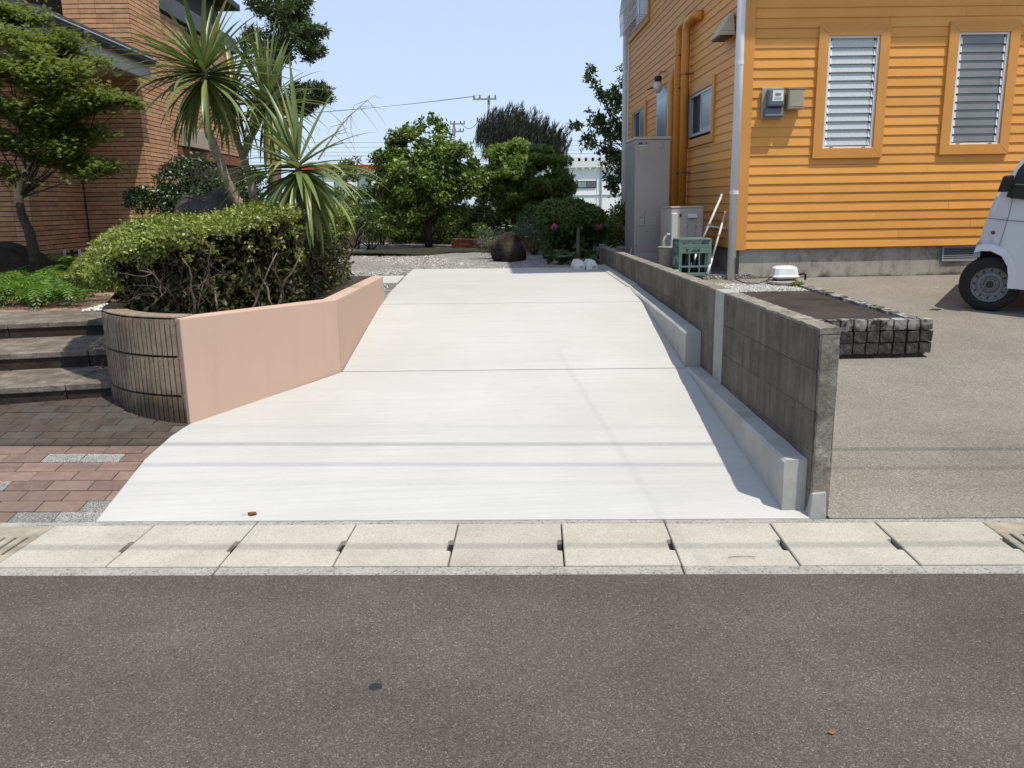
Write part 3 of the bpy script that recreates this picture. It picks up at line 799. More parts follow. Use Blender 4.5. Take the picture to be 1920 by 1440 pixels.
# ================================================================== BLOCK WALL ON THE RIGHT
WX0, WX1, WY0, WY1, WZ = 1.565, 1.672, 3.835, 11.75, .95
bw = thing('block_wall', (1.62, 7.5, .1), 'old dark stained concrete block wall between driveway and parking area', 'wall')
MB().box(WX0+.004, WX1-.004, WY0+.012, WY1, -.1, WZ-.02).build('mortar_core', 'old_mortar', bw)
zt = WZ-.012
crs = 0
blkmesh = {}
while zt > -.05:
    zb_ = zt-.2; off = 0 if crs % 2 == 0 else .2; y = WY0-off
    while y < WY1:
        y0, y1 = max(y, WY0)+.0012, min(y+.4, WY1)-.002
        patch = (5.44-.0, 5.65)
        segs = [(y0, y1)]
        if y1 > patch[0] and y0 < patch[1]: segs = [(y0, min(y1, patch[0]-.002)), (max(y0, patch[1]+.002), y1)]
        for s0, s1 in segs:
            if s1-s0 < .03 or zt < zs(1.4, s1)-.12: continue
            dx = rnd.uniform(-.0015, .0015)
            MB().box(WX0+dx, WX1+dx-.001, s0, s1, zb_+.002, zt-.002).build('block', 'old_block', bw, bevel=.002)
        y += .4
    zt -= .2; crs += 1
MB().box(WX0-.002, WX1-.004, 5.441, 5.649, .2, WZ+.002).build('mortar_strip', 'fresh_mortar', bw, bevel=.004)
# rough mortar top and near end, uneven
def rough_slab(name, x0, x1, y0, y1, z0, z1, m, par, nx, ny, amp, seed):
    r = np.random.default_rng(seed); mb = MB(); g = {}
    for j in range(ny+1):
        for i in range(nx+1):
            e = 1 if (0 < i < nx and 0 < j < ny) else .6
            g[i, j] = len(mb.v); mb.v.append((x0+(x1-x0)*i/nx+r.normal()*amp*.5*(1 if i in (0, nx) else .4), y0+(y1-y0)*j/ny, z1+r.normal()*amp*e))
    for j in range(ny):
        for i in range(nx): mb.f.append((g[i, j], g[i+1, j], g[i+1, j+1], g[i, j+1]))
    N = len(mb.v); mb.v += [(a, b, z0) for a, b, c in mb.v]
    bnd = [g[i, 0] for i in range(nx+1)]+[g[nx, j] for j in range(1, ny+1)]+[g[i, ny] for i in range(nx-1, -1, -1)]+[g[0, j] for j in range(ny-1, 0, -1)]
    for a, b in zip(bnd, bnd[1:]+bnd[:1]): mb.f.append((a, a+N, b+N, b))
    return mb.build(name, m, par, smooth=False)
rough_slab('top_mortar', WX0+.002, WX1-.002, WY0-.004, 5.438, WZ-.03, WZ, 'old_mortar', bw, 5, 60, .0022, 3)
rough_slab('top_mortar', WX0+.002, WX1-.002, 5.652, WY1, WZ-.03, WZ, 'old_mortar', bw, 5, 150, .0022, 4)
# near end render with ragged outline
mb = MB(); g = {}; nz = 40
for j in range(nz+1):
    z = -.02+(WZ-.012)*j/nz
    for i, fx in enumerate((0, .06, .2, .4, .6, .8, .94, 1)):
        w0 = WX0+.004+abs(rng.normal())*.0015+(.006 if .25 < j/nz < .62 else 0)*rng.random(); w1 = WX1-.004+rng.normal()*.0012-(.008 if .3 < j/nz < .6 else 0)
        edge = i in (0, 7)
        g[i, j] = len(mb.v); mb.v.append((w0+(w1-w0)*fx, WY0-.004-(0 if edge else .012)-abs(rng.normal())*.0015*(0 if edge else 1), z))
for j in range(nz):
    for i in range(7): mb.f.append((g[i, j], g[i+1, j], g[i+1, j+1], g[i, j+1]))
mb.build('end_render', 'old_mortar', bw, fix=False)
MB().hexa([(1.557, 3.795, -.02), (1.648, 3.80, -.02), (1.65, 3.86, -.02), (1.557, 3.86, -.02), (1.572, 3.808, .128), (1.645, 3.81, .135), (1.645, 3.86, .135), (1.572, 3.86, .128)]).build('foot_patch', 'fresh_mortar', bw, bevel=.006)

# two stepped concrete footings against the wall
def footing(name, y0, y1, zt0, zt1, label):
    t = thing(name, (1.51, (y0+y1)/2, zs(1.5, y0)), label, 'concrete footing')
    X0, X1 = 1.449, 1.563; ch = .014; n_ = 16
    prof = [(X0, 'b'), (X0, 's'), (X0+ch, 't'), (X1, 't'), (X1, 'b')]
    mb = MB(); k = len(prof)
    for i in range(n_+1):
        y = y0+(y1-y0)*i/n_; zt_ = zt0+(zt1-zt0)*i/n_
        for x, kd in prof:
            j_ = rng.normal()*.0012
            mb.v.append((x+j_, y, {'b': zs(1.5, y)-.2, 's': zt_-ch, 't': zt_}[kd]))
    for i in range(n_):
        for j in range(k-1): a = i*k+j; mb.f.append((a, a+1, a+k+1, a+k))
    mb.f.append(tuple(range(k))); mb.f.append(tuple(n_*k+j for j in range(k)))
    mb.build('body', 'cast_concrete', t); return t
footing('concrete_footing', 3.872, 5.985, .284, .345, 'low pale concrete footing step at the road end of the block wall')
footing('concrete_footing', 5.99, 8.6, .604, .69, 'upper pale concrete footing step halfway along the block wall')
# flat haunch strip beyond
mb = MB()
for i in range(10):
    y0 = 8.6+(11.2-8.6)*i/10; y1 = 8.6+2.6*(i+1)/10
    mb.hexa([(1.449, y0, zp(y0)-.05), (1.563, y0, zp(y0)-.05), (1.563, y1, zp(y1)-.05), (1.449, y1, zp(y1)-.05), (1.449, y0, zp(y0)+.008), (1.563, y0, zp(y0)+.022), (1.563, y1, zp(y1)+.022), (1.449, y1, zp(y1)+.008)])
tag(mb.build('concrete_haunch', 'cast_concrete', base=(1.5, 9.9, .69)), 'thin flat concrete strip along the far foot of the block wall', 'concrete strip')

# ================================================================== ORANGE HOUSE
HX, HY = 2.90, 9.60
oh = thing('orange_house', (HX, HY, .64), 'orange clapboard house with white louvre windows and grey foundation', 'house')
ZB = .992; PIT = .1045
MB().box(HX+.03, 11.5, HY+.03, 17.4, .25, ZB-.004).build('foundation', 'foundation', oh)
MB().box(HX+.12, 11.5, HY+.12, 17.4, ZB-.004, 6.0).build('wall_core', 'sheathing', oh)
def lap(ax, u0, u1, z0, z1, holes):
    """lapped boards on a wall; ax 'x' = front (faces -Y), 'y' = side (faces -X)"""
    z = z0
    while z < z1:
        segs = [(u0, u1)]
        for a, b, c, d in holes:
            if z+PIT > c+.085 and z < d-.085:
                ns = []
                for s, e in segs:
                    if b <= s or a >= e: ns.append((s, e))
                    else:
                        if a-s > .03: ns.append((s, a))
                        if e-b > .03: ns.append((b, e))
                segs = ns
        cuts = []
        for s, e in segs:
            if e-s > 4.2:
                c_ = s+2.35+((int(z*97) % 7)-3)*.28; cuts += [(s, c_-.0012), (c_+.0012, e)]
            else: cuts.append((s, e))
        for s, e in cuts:
            po, pi = .016+rnd.uniform(-.001, .001), .004
            zt_ = z+PIT+.012
            # profile in (out, z): bottom lip proud
            prof = [(pi-.012, z), (po, z), (po+.0015, z+.006), (pi+.002, zt_), (pi-.012, zt_)]
            mb = MB()
            P = [((s, HY-o_, zz) if ax == 'x' else (HX-o_, s, zz)) for o_, zz in prof]
            Q = [((e, HY-o_, zz) if ax == 'x' else (HX-o_, e, zz)) for o_, zz in prof]
            mb.sweep(P, (0, 0, 0), Vector(Q[0])-Vector(P[0]))
            mb.build('siding_board', 'orange_siding', oh)
        z += PIT
FW = [(3.697, 4.497, 2.0, 3.42), (5.155, 5.955, 2.02, 3.44)]
lap('x', HX+.085, 11.4, ZB, 4.3, FW)
MB().box(HX+.02, 11.5, HY-.006, HY+.02, 4.3, 6.0).build('upper_wall', 'orange_siding', oh)
W1 = (10.74, 12.16, 2.285, 3.09); DR = (13.42, 14.42, .70, 3.33); W2 = (15.3, 16.75, 1.8, 3.33); W3 = (15.2, 17.28, 4.62, 5.9)
lap('y', HY+.085, 17.3, ZB, 5.95, [W1, DR, W2, W3])
# corner boards
MB().box(HX-.034, HX+.085, HY-.034, HY-.004, ZB-.01, 5.98).build('corner_board', 'orange_trim', oh, bevel=.003)
MB().box(HX-.034, HX-.004, HY-.002, HY+.085, ZB-.01, 5.98).build('corner_board', 'orange_trim', oh, bevel=.003)
MB().box(HX-.03, HX+.0, 17.3, 17.42, .62, 5.98).build('corner_board', 'white_frame', oh, bevel=.003)
def trim(kind, a, b, c, d, w, out, mat='orange_trim'):
    """mitred picture frame boards"""
    o4 = [(a, c), (b, c), (b, d), (a, d)]; i4 = [(a+w, c+w), (b-w, c+w), (b-w, d-w), (a+w, d-w)]
    for i in range(4):
        j = (i+1) % 4; q = [o4[i], o4[j], i4[j], i4[i]]; mb = MB()
        if kind == 'x': mb.sweep([(u, HY-.002, z) for u, z in q], (0, 0, 0), (0, -out, 0))
        else: mb.sweep([(HX-.002, u, z) for u, z in q], (0, 0, 0), (-out, 0, 0))
        mb.build('window_trim', mat, oh, bevel=.003)
def louvre(a, b, c, d, gl, tilt):
    w = .026; y1, y0 = HY+.06, HY-.022
    fr = MB(); fr.box(a, a+w, y0, y1, c, d); fr.box(b-w, b, y0, y1, c, d); fr.box(a+w, b-w, y0, y1, c, c+w); fr.box(a+w, b-w, y0, y1, d-w, d)
    win = fr.build('window', 'white_frame', oh)
    MB().box(a+.002, b-.002, y1+.02, y1+.03, c, d).build('screen', 'black_plastic' if tilt < .2 else 'louver_glass_dark', win)
    fr2 = MB(); fr2.box(a+.08, a+.12, y0-.006, y0+.002, c+.008, c+.018); fr2.box(b-.12, b-.08, y0-.006, y0+.002, c+.008, c+.018); fr2.build('drain_cap', 'black_plastic', win)
    p = .0875; z = c+w+.012; k = 0
    while z+p < d-w+.02:
        h = .098; dy = math.sin(tilt)*h
        zt_ = min(z+h, d-.01)
        MB().hexa([(a+.052, y0+.012, z), (b-.052, y0+.012, z), (b-.052, y0+.017, z), (a+.052, y0+.017, z), (a+.052, y0+.012+dy, zt_), (b-.052, y0+.012+dy, zt_), (b-.052, y0+.017+dy, zt_), (a+.052, y0+.017+dy, zt_)]).build('louvre', gl, win)
        for xx in (a+.030, b-.050):
            MB().hexa([(xx, y0+.004, z-.002), (xx+.02, y0+.004, z-.002), (xx+.02, y0+.02, z-.002), (xx, y0+.02, z-.002), (xx, y0+.004+dy*.7, z+p*.74), (xx+.02, y0+.004+dy*.7, z+p*.74), (xx+.02, y0+.02+dy*.7, z+p*.74), (xx, y0+.02+dy*.7, z+p*.74)]).build('clip', 'white_plastic', win)
        z += p; k += 1
for (a, b, c, d), gl, tl in zip(FW, ('louver_glass', 'louver_glass_dark'), (.24, .13)):
    trim('x', a, b, c, d, .112, .040); louvre(a+.114, b-.114, c+.104, d-.108, gl, tl)
def slider(a, b, c, d, open_=True, out=.03):
    w = .035; fr = MB(); x0, x1 = HX-out, HX+.05
    fr.box(x0, x1, a, a+w, c, d); fr.box(x0, x1, b-w, b, c, d); fr.box(x0, x1, a+w, b-w, c, c+w); fr.box(x0, x1, a+w, b-w, d-w, d)
    win = fr.build('window', 'alu', oh, bevel=.003); m = (a+b)/2
    s = MB(); s.box(x0+.012, x0+.03, a+w, a+w+.03, c+w, d-w); s.box(x0+.012, x0+.03, m-.015, m+.02, c+w, d-w); s.box(x0+.012, x0+.03, a+w+.03, m-.015, c+w, c+w+.04); s.box(x0+.012, x0+.03, a+w+.03, m-.015, d-w-.03, d-w)
    s.build('sash', 'alu', win)
    MB().box(x0+.018, x0+.024, a+w+.03, m-.015, c+w+.04, d-w-.03).build('pane', 'frosted_glass', win)
    MB().box(x0+.045, x0+.05, m, b-w, c+w, d-w).build('pane', 'black_plastic' if open_ else 'window_glass', win)
slider(W1[0]+.125, W1[1]-.12, W1[2]+.14, W1[3]-.11); trim('y', *W1, .105, .04)
slider(W2[0]+.13, W2[1]-.12, W2[2]+.13, W2[3]-.1); trim('y', *W2, .11, .045)
slider(W3[0]+.13, W3[1]-.12, W3[2]+.14, W3[3]-.1, False); trim('y', *W3, .11, .045)
# window guard on the upper window
gd = MB()
for k in range(15): yy = W3[0]+.08+k*.132; gd.tube([(HX-.22, yy, W3[2]+.12), (HX-.24, yy, W3[2]+.5), (HX-.15, yy, W3[3]-.1)], .008, 5)
for zz in (.12, .3, .5): gd.tube([(HX-.22, W3[0]+.05, W3[2]+zz), (HX-.22, W3[1]-.05, W3[2]+zz)], .009, 5)
for k in range(15): yy = W3[0]+.08+k*.132; gd.tube([(HX-.03, yy, W3[2]+.12), (HX-.22, yy, W3[2]+.12)], .007, 5)
gd.build('window_guard', 'white_frame', oh)
# back door
dr = MB().box(HX-.03, HX+.03, DR[0]+.02, DR[1]-.02, .72, DR[3]).build('door', 'alu', oh, bevel=.004)
MB().box(HX-.036, HX-.032, DR[0]+.14, DR[1]-.14, 1.2, DR[3]-.14).build('pane', 'frosted_glass', dr)
MB().box(HX-.06, HX-.031, DR[1]-.11, DR[1]-.06, 1.6, 1.8).build('handle', 'alu', dr)
MB().tube([(HX-.03, 14.25, 3.42), (HX-.16, 14.5, 3.40)], .012, 6).build('door_closer', 'black_plastic', dr)
# cream range hood outlet
hv = MB(); yA, yB = 9.93, 10.33
hv.hexa([(HX-.22, yA, 3.40), (HX-.03, yA, 3.40), (HX-.03, yB, 3.40), (HX-.22, yB, 3.40), (HX-.22, yA, 3.44), (HX-.03, yA, 3.44), (HX-.03, yB, 3.44), (HX-.22, yB, 3.44)])
hv.hexa([(HX-.21, yA+.015, 3.441), (HX-.031, yA+.015, 3.441), (HX-.031, yB-.015, 3.441), (HX-.21, yB-.015, 3.441), (HX-.06, yA+.08, 3.66), (HX-.031, yA+.08, 3.66), (HX-.031, yB-.08, 3.66), (HX-.06, yB-.08, 3.66)])
hv.build('vent_hood', 'vent_cream', oh, bevel=.006)
MB().box(HX-.20, HX-.05, yA+.03, yB-.03, 3.385, 3.399).build('vent_opening', 'black_plastic', oh)
# orange standpipes with goosenecks
def gooseneck(y, ztop, dy):
    pts = [(HX-.10, y, .7), (HX-.10, y, ztop-.14)]
    for k in range(1, 7):
        t = k/6*math.pi/2; pts.append((HX-.10, y+dy*(1-math.cos(t))*.16/abs(dy), ztop-.14+.14*math.sin(t)))
    pts += [(HX-.10, y+dy*1.6, ztop), (HX-.02, y+dy*1.9, ztop-.02)]
    return pts
o_ = MB().tube(gooseneck(12.50, 3.98, -.3), .056, 14).build('standpipe', 'orange_pipe', oh, smooth=True)
for zz in (3.6, 3.15, 1.95): MB().tube([(HX-.158, 12.50, zz), (HX-.10, 12.44, zz), (HX-.0, 12.5, zz)], .012, 6).build('bracket', 'rust', o_)
o_ = MB().tube(gooseneck(12.06, 3.96, -.3), .056, 14).build('standpipe', 'orange_pipe', oh, smooth=True)
for zz in (3.28, 1.95): MB().tube([(HX-.163, 12.06, zz), (HX-.10, 11.998, zz), (HX-.01, 11.95, zz)], .013, 6).build('bracket', 'rust', o_)
MB().tube([(HX-.09, 12.98, .7), (HX-.09, 12.98, 3.36), (HX-.03, 12.98, 3.46)], .05, 12).build('standpipe', 'orange_pipe', oh, smooth=True)
# wall lamp
lp = MB().lathe([(.05, .02), (.06, 0), (.055, -.06)], (HX-.13, 13.80, 3.49), seg=14).build('lamp', 'black_plastic', oh)
MB().lathe([(.045, 0), (.075, -.05), (.07, -.12), (.03, -.17), (.005, -.18)], (HX-.13, 13.80, 3.43), seg=14).build('globe', 'lamp_globe', lp, smooth=True)
MB().tube([(HX, 13.8, 3.58), (HX-.1, 13.8, 3.58), (HX-.13, 13.8, 3.5)], .014, 6).build('arm', 'orange_trim', lp)
# downpipes
dp = MB().tube([(2.833, 9.60, .60), (2.833, 9.60, 5.95)], .049, 16).build('downpipe', 'white_frame', oh, smooth=True)
for zz in (1.62, 3.02, 4.4): MB().lathe([(.053, 0), (.053, .035)], (2.833, 9.60, zz), seg=16).build('socket', 'white_frame', dp)
for zz in (1.2, 2.4, 3.6): MB().box(2.835, 2.88, 9.62, 9.66, zz, zz+.03).build('bracket', 'alu', dp)
dp = MB().tube([(2.83, 17.45, .60), (2.83, 17.45, 5.95)], .05, 12).build('downpipe', 'white_frame', oh, smooth=True)
# foundation vent
vg = MB(); ga, gb, gc, gd_ = 5.335, 5.80, .81, .978
vg.box(ga, gb, HY+.012, HY+.028, gc, gc+.012); vg.box(ga, gb, HY+.012, HY+.028, gd_-.01, gd_); vg.box(ga, ga+.012, HY+.012, HY+.028, gc+.012, gd_-.01); vg.box(gb-.012, gb, HY+.012, HY+.028, gc+.012, gd_-.01)
vf = vg.build('foundation_vent', 'alu', oh)
MB().box(ga+.01, gb-.01, HY+.0265, HY+.029, gc+.01, gd_-.01).build('void', 'hole_dark', vf)
for k in range(6):
    z = gc+.016+k*.024; MB().hexa([(ga+.013, HY+.013, z), (gb-.013, HY+.013, z), (gb-.013, HY+.016, z), (ga+.013, HY+.016, z), (ga+.013, HY+.022, z+.014), (gb-.013, HY+.022, z+.014), (gb-.013, HY+.026, z+.014), (ga+.013, HY+.026, z+.014)]).build('slat', 'meter_grey', vf)
# roof
EX, EY = HX-.9, HY-.78
MB().box(EX, 12.2, EY, 18.1, 6.0, 6.04).build('soffit', 'soffit', oh)
rf = MB(); q = [(EX, EY), (12.2, EY), (12.2, 18.1), (EX, 18.1)]
rf.v += [(x, y, 6.041) for x, y in q]+[(x, y, 6.2) for x, y in q]+[(6.5, 13.5, 8.3), (8.0, 13.5, 8.3)]
rf.f += [(3, 2, 1, 0), (0, 1, 5, 4), (1, 2, 6, 5), (2, 3, 7, 6), (3, 0, 4, 7), (4, 5, 9, 8), (5, 6, 9), (6, 7, 8, 9), (7, 4, 8)]
rf.build('roof', 'roof_dark', oh)

# ---- meter and junction box on the front wall
mt = thing('electricity_meter', (3.2, 9.55, 2.44), 'grey electricity meter on a cream backplate beside the louvre window', 'meter')
yw = HY-.024
MB().box(3.085, 3.325, yw-.028, yw, 2.435, 2.775).build('backplate', 'meter_plate', mt, bevel=.01, seg=2)
MB().hexa([(3.105, yw-.105, 2.455), (3.318, yw-.105, 2.455), (3.318, yw-.029, 2.455), (3.105, yw-.029, 2.455), (3.112, yw-.085, 2.55), (3.312, yw-.085, 2.55), (3.312, yw-.029, 2.55), (3.112, yw-.029, 2.55)]).build('terminal_cover', 'meter_grey', mt, bevel=.008)
bd = MB().box(3.128, 3.308, yw-.125, yw-.029, 2.56, 2.748).build('body', 'meter_grey', mt, bevel=.018, seg=2)
fp = MB().box(3.172, 3.292, yw-.129, yw-.1255, 2.615, 2.728).build('face_plate', 'paper_white', bd)
MB().box(3.20, 3.262, yw-.1308, yw-.1292, 2.672, 2.70).build('display', 'lcd', fp)
mb = MB()
for k in range(3): mb.box(3.19, 3.275, yw-.1305, yw-.1292, 2.628+k*.012, 2.631+k*.012)
mb.build('print_line', 'lcd', fp)
jb = thing('junction_box', (3.44, 9.55, 2.52), 'small tan junction box with a lid next to the electricity meter', 'junction box')
MB().box(3.358, 3.535, yw-.10, yw, 2.53, 2.745).build('case', 'box_tan', jb, bevel=.006)
MB().hexa([(3.35, yw-.108, 2.7455), (3.543, yw-.108, 2.7455), (3.543, yw, 2.7455), (3.35, yw, 2.7455), (3.35, yw-.108, 2.752), (3.543, yw-.108, 2.752), (3.543, yw, 2.758), (3.35, yw, 2.758)]).build('lid', 'box_tan', jb)
MB().box(3.37, 3.523, yw-.104, yw-.1005, 2.542, 2.725).build('cover_plate', 'box_tan', jb, bevel=.0015)
MB().box(3.37, 3.523, yw-.1055, yw-.1042, 2.556, 2.560).build('groove', 'black_plastic', jb)

# ---- water heater tank and heat pump in the side yard
tk = thing('hot_water_tank', (2.16, 10.95, .70), 'tall grey hot water tank cabinet beside the orange house', 'water heater')
tx0, tx1, ty0, ty1, tz0, tz1 = 1.90, 2.345, 10.80, 11.55, .80, 2.325
MB().box(tx0, tx1, ty0, ty1, tz0, tz1).build('cabinet', 'tank_grey', tk, bevel=.008)
MB().box(tx0-.012, tx1+.008, ty0-.012, ty1+.008, tz1+.001, tz1+.035).build('lid', 'unit_grey', tk, bevel=.006)
MB().box(tx0-.003, tx0+.05, ty0+.05, ty1-.04, tz0+.04, tz1-.03).build('side_panel', 'tank_side', tk)
for x in (tx0+.03, tx1-.09):
    for y in (ty0+.05, ty1-.12): MB().box(x, x+.06, y, y+.06, .70, .80).build('leg', 'tank_side', tk)
MB().box(tx0+.01, tx1-.01, ty0-.004, ty0+.006, .72, .90).build('skirt', 'unit_grey', tk)
yf = ty0-.001
nm = MB().box(tx0+.04, tx0+.145, yf-.004, yf, tz1-.062, tz1-.038).build('badge', 'black_plastic', tk)
MB().box(tx0+.085, tx0+.13, yf-.0052, yf-.0041, tz1-.053, tz1-.047).build('print', 'paper_white', nm)
MB().box(tx0+.04, tx0+.145, yf-.003, yf, tz1-.075, tz1-.066).build('sticker', 'paper_white', tk)
mb = MB(); mb.box(tx1-.145, tx1-.095, yf-.003, yf, tz1-.115, tz1-.107); mb.box(tx1-.098, tx1-.094, yf-.003, yf, tz1-.107, tz1-.02); mb.build('panel_seam', 'tank_side', tk)
dr = MB().box(tx0+.015, tx0+.125, yf-.01, yf, 1.245, 1.445).build('hatch', 'tank_grey', tk, bevel=.004)
MB().box(tx0+.065, tx0+.095, yf-.014, yf-.0105, 1.35, 1.357).build('latch', 'black_plastic', dr)
MB().lathe([(.006, 0), (.006, -.005)], (tx0+.10, yf-.010, 1.385), 'y', 8).build('keyhole', 'black_plastic', dr)
lb = MB().box(tx0+.16, tx0+.28, yf-.002, yf, 1.262, 1.36).build('label', 'unit_grey', tk)
mb = MB()
for k in range(6): mb.box(tx0+.166, tx0+.20+.05*((k*7) % 3)/2+.02, yf-.0028, yf-.0021, 1.275+k*.013, 1.279+k*.013)
mb.build('print_line', 'tank_side', lb)
MB().box(tx0+.004, tx1-.004, yf-.002, yf, 1.172, 1.176).build('panel_seam', 'tank_side', tk)
MB().lathe([(.009, 0), (.009, -.006)], (tx0+.025, yf, .99), 'y', 8).build('screw', 'black_plastic', tk)
MB().tube([(tx0-.02, ty0+.2, .70), (tx0-.01, ty0+.18, .90), (tx0+.02, ty0+.15, 1.0)], .018, 6).build('drain_pipe', 'cover_light', tk)

hp = thing('heat_pump', (2.42, 10.1, .72), 'grey heat pump outdoor unit with pipe cover in front of the water tank', 'heat pump')
hx0, hx1, hy0, hy1, hz0, hz1 = 2.20, 2.585, 10.0, 10.62, .76, 1.47
MB().box(hx0, hx1, hy0, hy1, hz0, hz1).build('casing', 'unit_grey', hp, bevel=.012, seg=2)
MB().box(hx0-.006, hx1+.006, hy0-.006, hy1+.006, hz1+.001, hz1+.022).build('top_panel', 'unit_grey', hp, bevel=.005)
MB().box(hx0+.19, hx0+.30, hy0-.008, hy0-.001, 1.0, 1.38).build('service_panel', 'tank_grey', hp, bevel=.003)
MB().hexa([(hx0+.185, hy0-.05, 1.355), (hx0+.315, hy0-.05, 1.355), (hx0+.315, hy0-.009, 1.355), (hx0+.185, hy0-.009, 1.355), (hx0+.195, hy0-.03, 1.405), (hx0+.305, hy0-.03, 1.405), (hx0+.305, hy0-.009, 1.405), (hx0+.195, hy0-.009, 1.405)]).build('handle', 'cover_light', hp, bevel=.006)
MB().box(hx0-.01, hx0+.062, hy0-.075, hy0-.001, .90, 1.415).build('pipe_cover', 'cover_light', hp, bevel=.006)
MB().box(hx0+.065, hx0+.075, hy0-.01, hy0-.001, 1.0, 1.36).build('slot', 'black_plastic', hp)
MB().box(hx0+.10, hx0+.122, hy0-.006, hy0-.001, 1.37, 1.405).build('badge', 'black_plastic', hp)
for dx in (.195, .30): MB().lathe([(.006, 0), (.006, -.008)], (hx0+dx, hy0-.008, 1.25), 'y', 8).build('screw', 'black_plastic', hp)
for x in (hx0+.05, hx1-.1): MB().box(x, x+.06, hy0+.03, hy1-.03, .70, .76).build('foot', 'tank_side', hp)
MB().tube([(hx0-.09, hy0-.02, .72), (hx0-.09, hy0-.02, 1.09), (hx0-.07, hy0-.02, 1.13), (hx0+.0, hy0-.02, 1.135)], .022, 8).build('drain_hose', 'unit_grey', hp, smooth=True)
MB().tube([(hx0-.06, hy0-.05, 1.165), (hx0+.0, hy0-.05, 1.165)], .012, 8).build('drain_hose', 'cover_light', hp)
MB().tube([(hx1, hy0+.05, 1.22), (2.68, 9.98, 1.25), (2.78, 9.92, 1.23), (HX-.0, 9.85, 1.23)], .013, 8).build('water_pipe', 'cover_light', hp, smooth=True)

# grey pail by the heat pump
pl_ = thing('grey_pail', (2.13, 9.86, .71), 'grey bucket standing between water tank and green crate', 'bucket')
MB().lathe([(.085, 0), (.105, .30), (.112, .31), (.10, .305), (.08, .02)], (2.13, 9.86, .705), seg=20).build('body', 'unit_grey', pl_, smooth=True)
MB().lathe([(.114, .30), (.118, .315), (.112, .325)], (2.13, 9.86, .705), seg=20).build('rim', 'tank_side', pl_)

# ---- green bottle crate
cx0, cx1, cy0, cy1, cz0, cz1 = 2.165, 2.525, 9.40, 9.68, .715, 1.135
cr_t = thing('bottle_crate', (2.345, 9.54, .71), 'green plastic bottle crate with open sides by the white downpipe', 'crate')
def frame_side(p0, p1, parent):
    """one side of the crate: rails and posts between two corners"""
    p0, p1 = Vector(p0), Vector(p1); t = (p1-p0); L = t.length; t.normalize(); n_ = Vector((t.y, -t.x, 0)); th = .016
    def bar(a, b, z0, z1, extra=0):
        q = [p0+t*a+n_*extra, p0+t*b+n_*extra, p0+t*b-n_*th, p0+t*a-n_*th]
        return MB().hexa([(v.x, v.y, z0) for v in q]+[(v.x, v.y, z1) for v in q])
    bar(0, L, cz1-.022, cz1, .008).build('top_rail', 'crate_green', parent, bevel=.003)
    bar(0, L, cz1-.10, cz1-.062).build('rail', 'crate_green', parent)
    bar(.004, L-.004, cz1-.165, cz1-.104, .002).build('name_band', 'crate_green', parent)
    bar(0, L, cz0+.095, cz0+.115, .003).build('rail', 'crate_green', parent)
    bar(0, L, cz0, cz0+.035, .002).build('bottom_rail', 'crate_green', parent)
    for f in (0, .34, .66, 1):
        w = .022 if f in (0, 1) else .014; a = min(max(f*L-w/2, 0), L-w)
        bar(a, a+w*(1.6 if f in (0, 1) else 1), cz0+.03, cz1-.02, .0015).build('post', 'crate_green', parent)
c4 = [(cx0, cy0, 0), (cx1, cy0, 0), (cx1, cy1, 0), (cx0, cy1, 0)]
for i in range(4): frame_side(c4[i], c4[(i+1) % 4], cr_t)
MB().box(cx0+.02, cx1-.02, cy0+.02, cy1-.02, cz0+.002, cz0+.012).build('base_grid', 'crate_green', cr_t)
MB().box(cx0+.025, cx1-.025, cy0+.13, cy0+.15, cz0+.012, cz1-.14).build('divider', 'crate_dark', cr_t)
for k in range(3): MB().box(cx0+.09+k*.09, cx0+.10+k*.09, cy0+.025, cy1-.025, cz0+.012, cz1-.14).build('divider', 'crate_dark', cr_t)
tm = MB().sweep([(cx0+.075, cy0-.0035, cz1-.118), (cx0+.115, cy0-.0035, cz1-.118), (cx0+.095, cy0-.0035, cz1-.15)], (0, 0, 0), (0, -.001, 0)).build('emblem', 'crate_dark', cr_t)
text_mesh('lettering', 'ARPE', .042, 'crate_dark', cr_t, (cx0+.195, cy0-.004, cz1-.149), (1, 0, 0), (0, 0, 1))
# two pale poles leaning on the wall
def lean_pole(p0, p1, label):
    t = thing('broom_pole', p0, label, 'pole'); p0, p1 = Vector(p0), Vector(p1)
    MB().tube([p0.lerp(p1, .25), p1], .0125, 10).build('shaft', 'cover_light', t, smooth=True)
    MB().tube([p0, p0.lerp(p1, .25)], .015, 10).build('lower_sleeve', 'white_frame', t, smooth=True)
    for f in (.25, .62): a = p0.lerp(p1, f); b = p0.lerp(p1, f+.02); MB().tube([a, b], .018, 10).build('collar', 'tank_side', t)
    MB().tube([p1, p1+(p1-p0).normalized()*.03], .016, 10).build('end_cap', 'white_frame', t)
lean_pole((2.30, 9.50, .74), (2.70, 9.66, 1.60), 'white pole standing inside the green crate and leaning on the wall')
lean_pole((2.49, 9.36, .74), (2.765, 9.70, 1.40), 'white pole leaning outside the green crate near the downpipe')
# glass jars and a small stone beside the crate
for i, (x, y, r_, h_, lab) in enumerate(((2.05, 9.50, .042, .085, 'clear upright glass jar next to the green crate'), (2.12, 9.36, .04, .07, 'smaller squat glass jar at the corner of the green crate'))):
    t = thing('glass_jar', (x, y, .705), lab, 'jar')
    MB().lathe([(r_*.9, 0), (r_, .01), (r_, h_*.85), (r_*.92, h_), (r_*.8, h_*.98), (r_*.8, .012)], (x, y, .705), seg=14).build('body', 'frosted_glass', t, smooth=True)
    MB().lathe([(r_*.97, h_), (r_*.97, h_+.012)], (x, y, .706), seg=14).build('rim', 'cover_light', t)

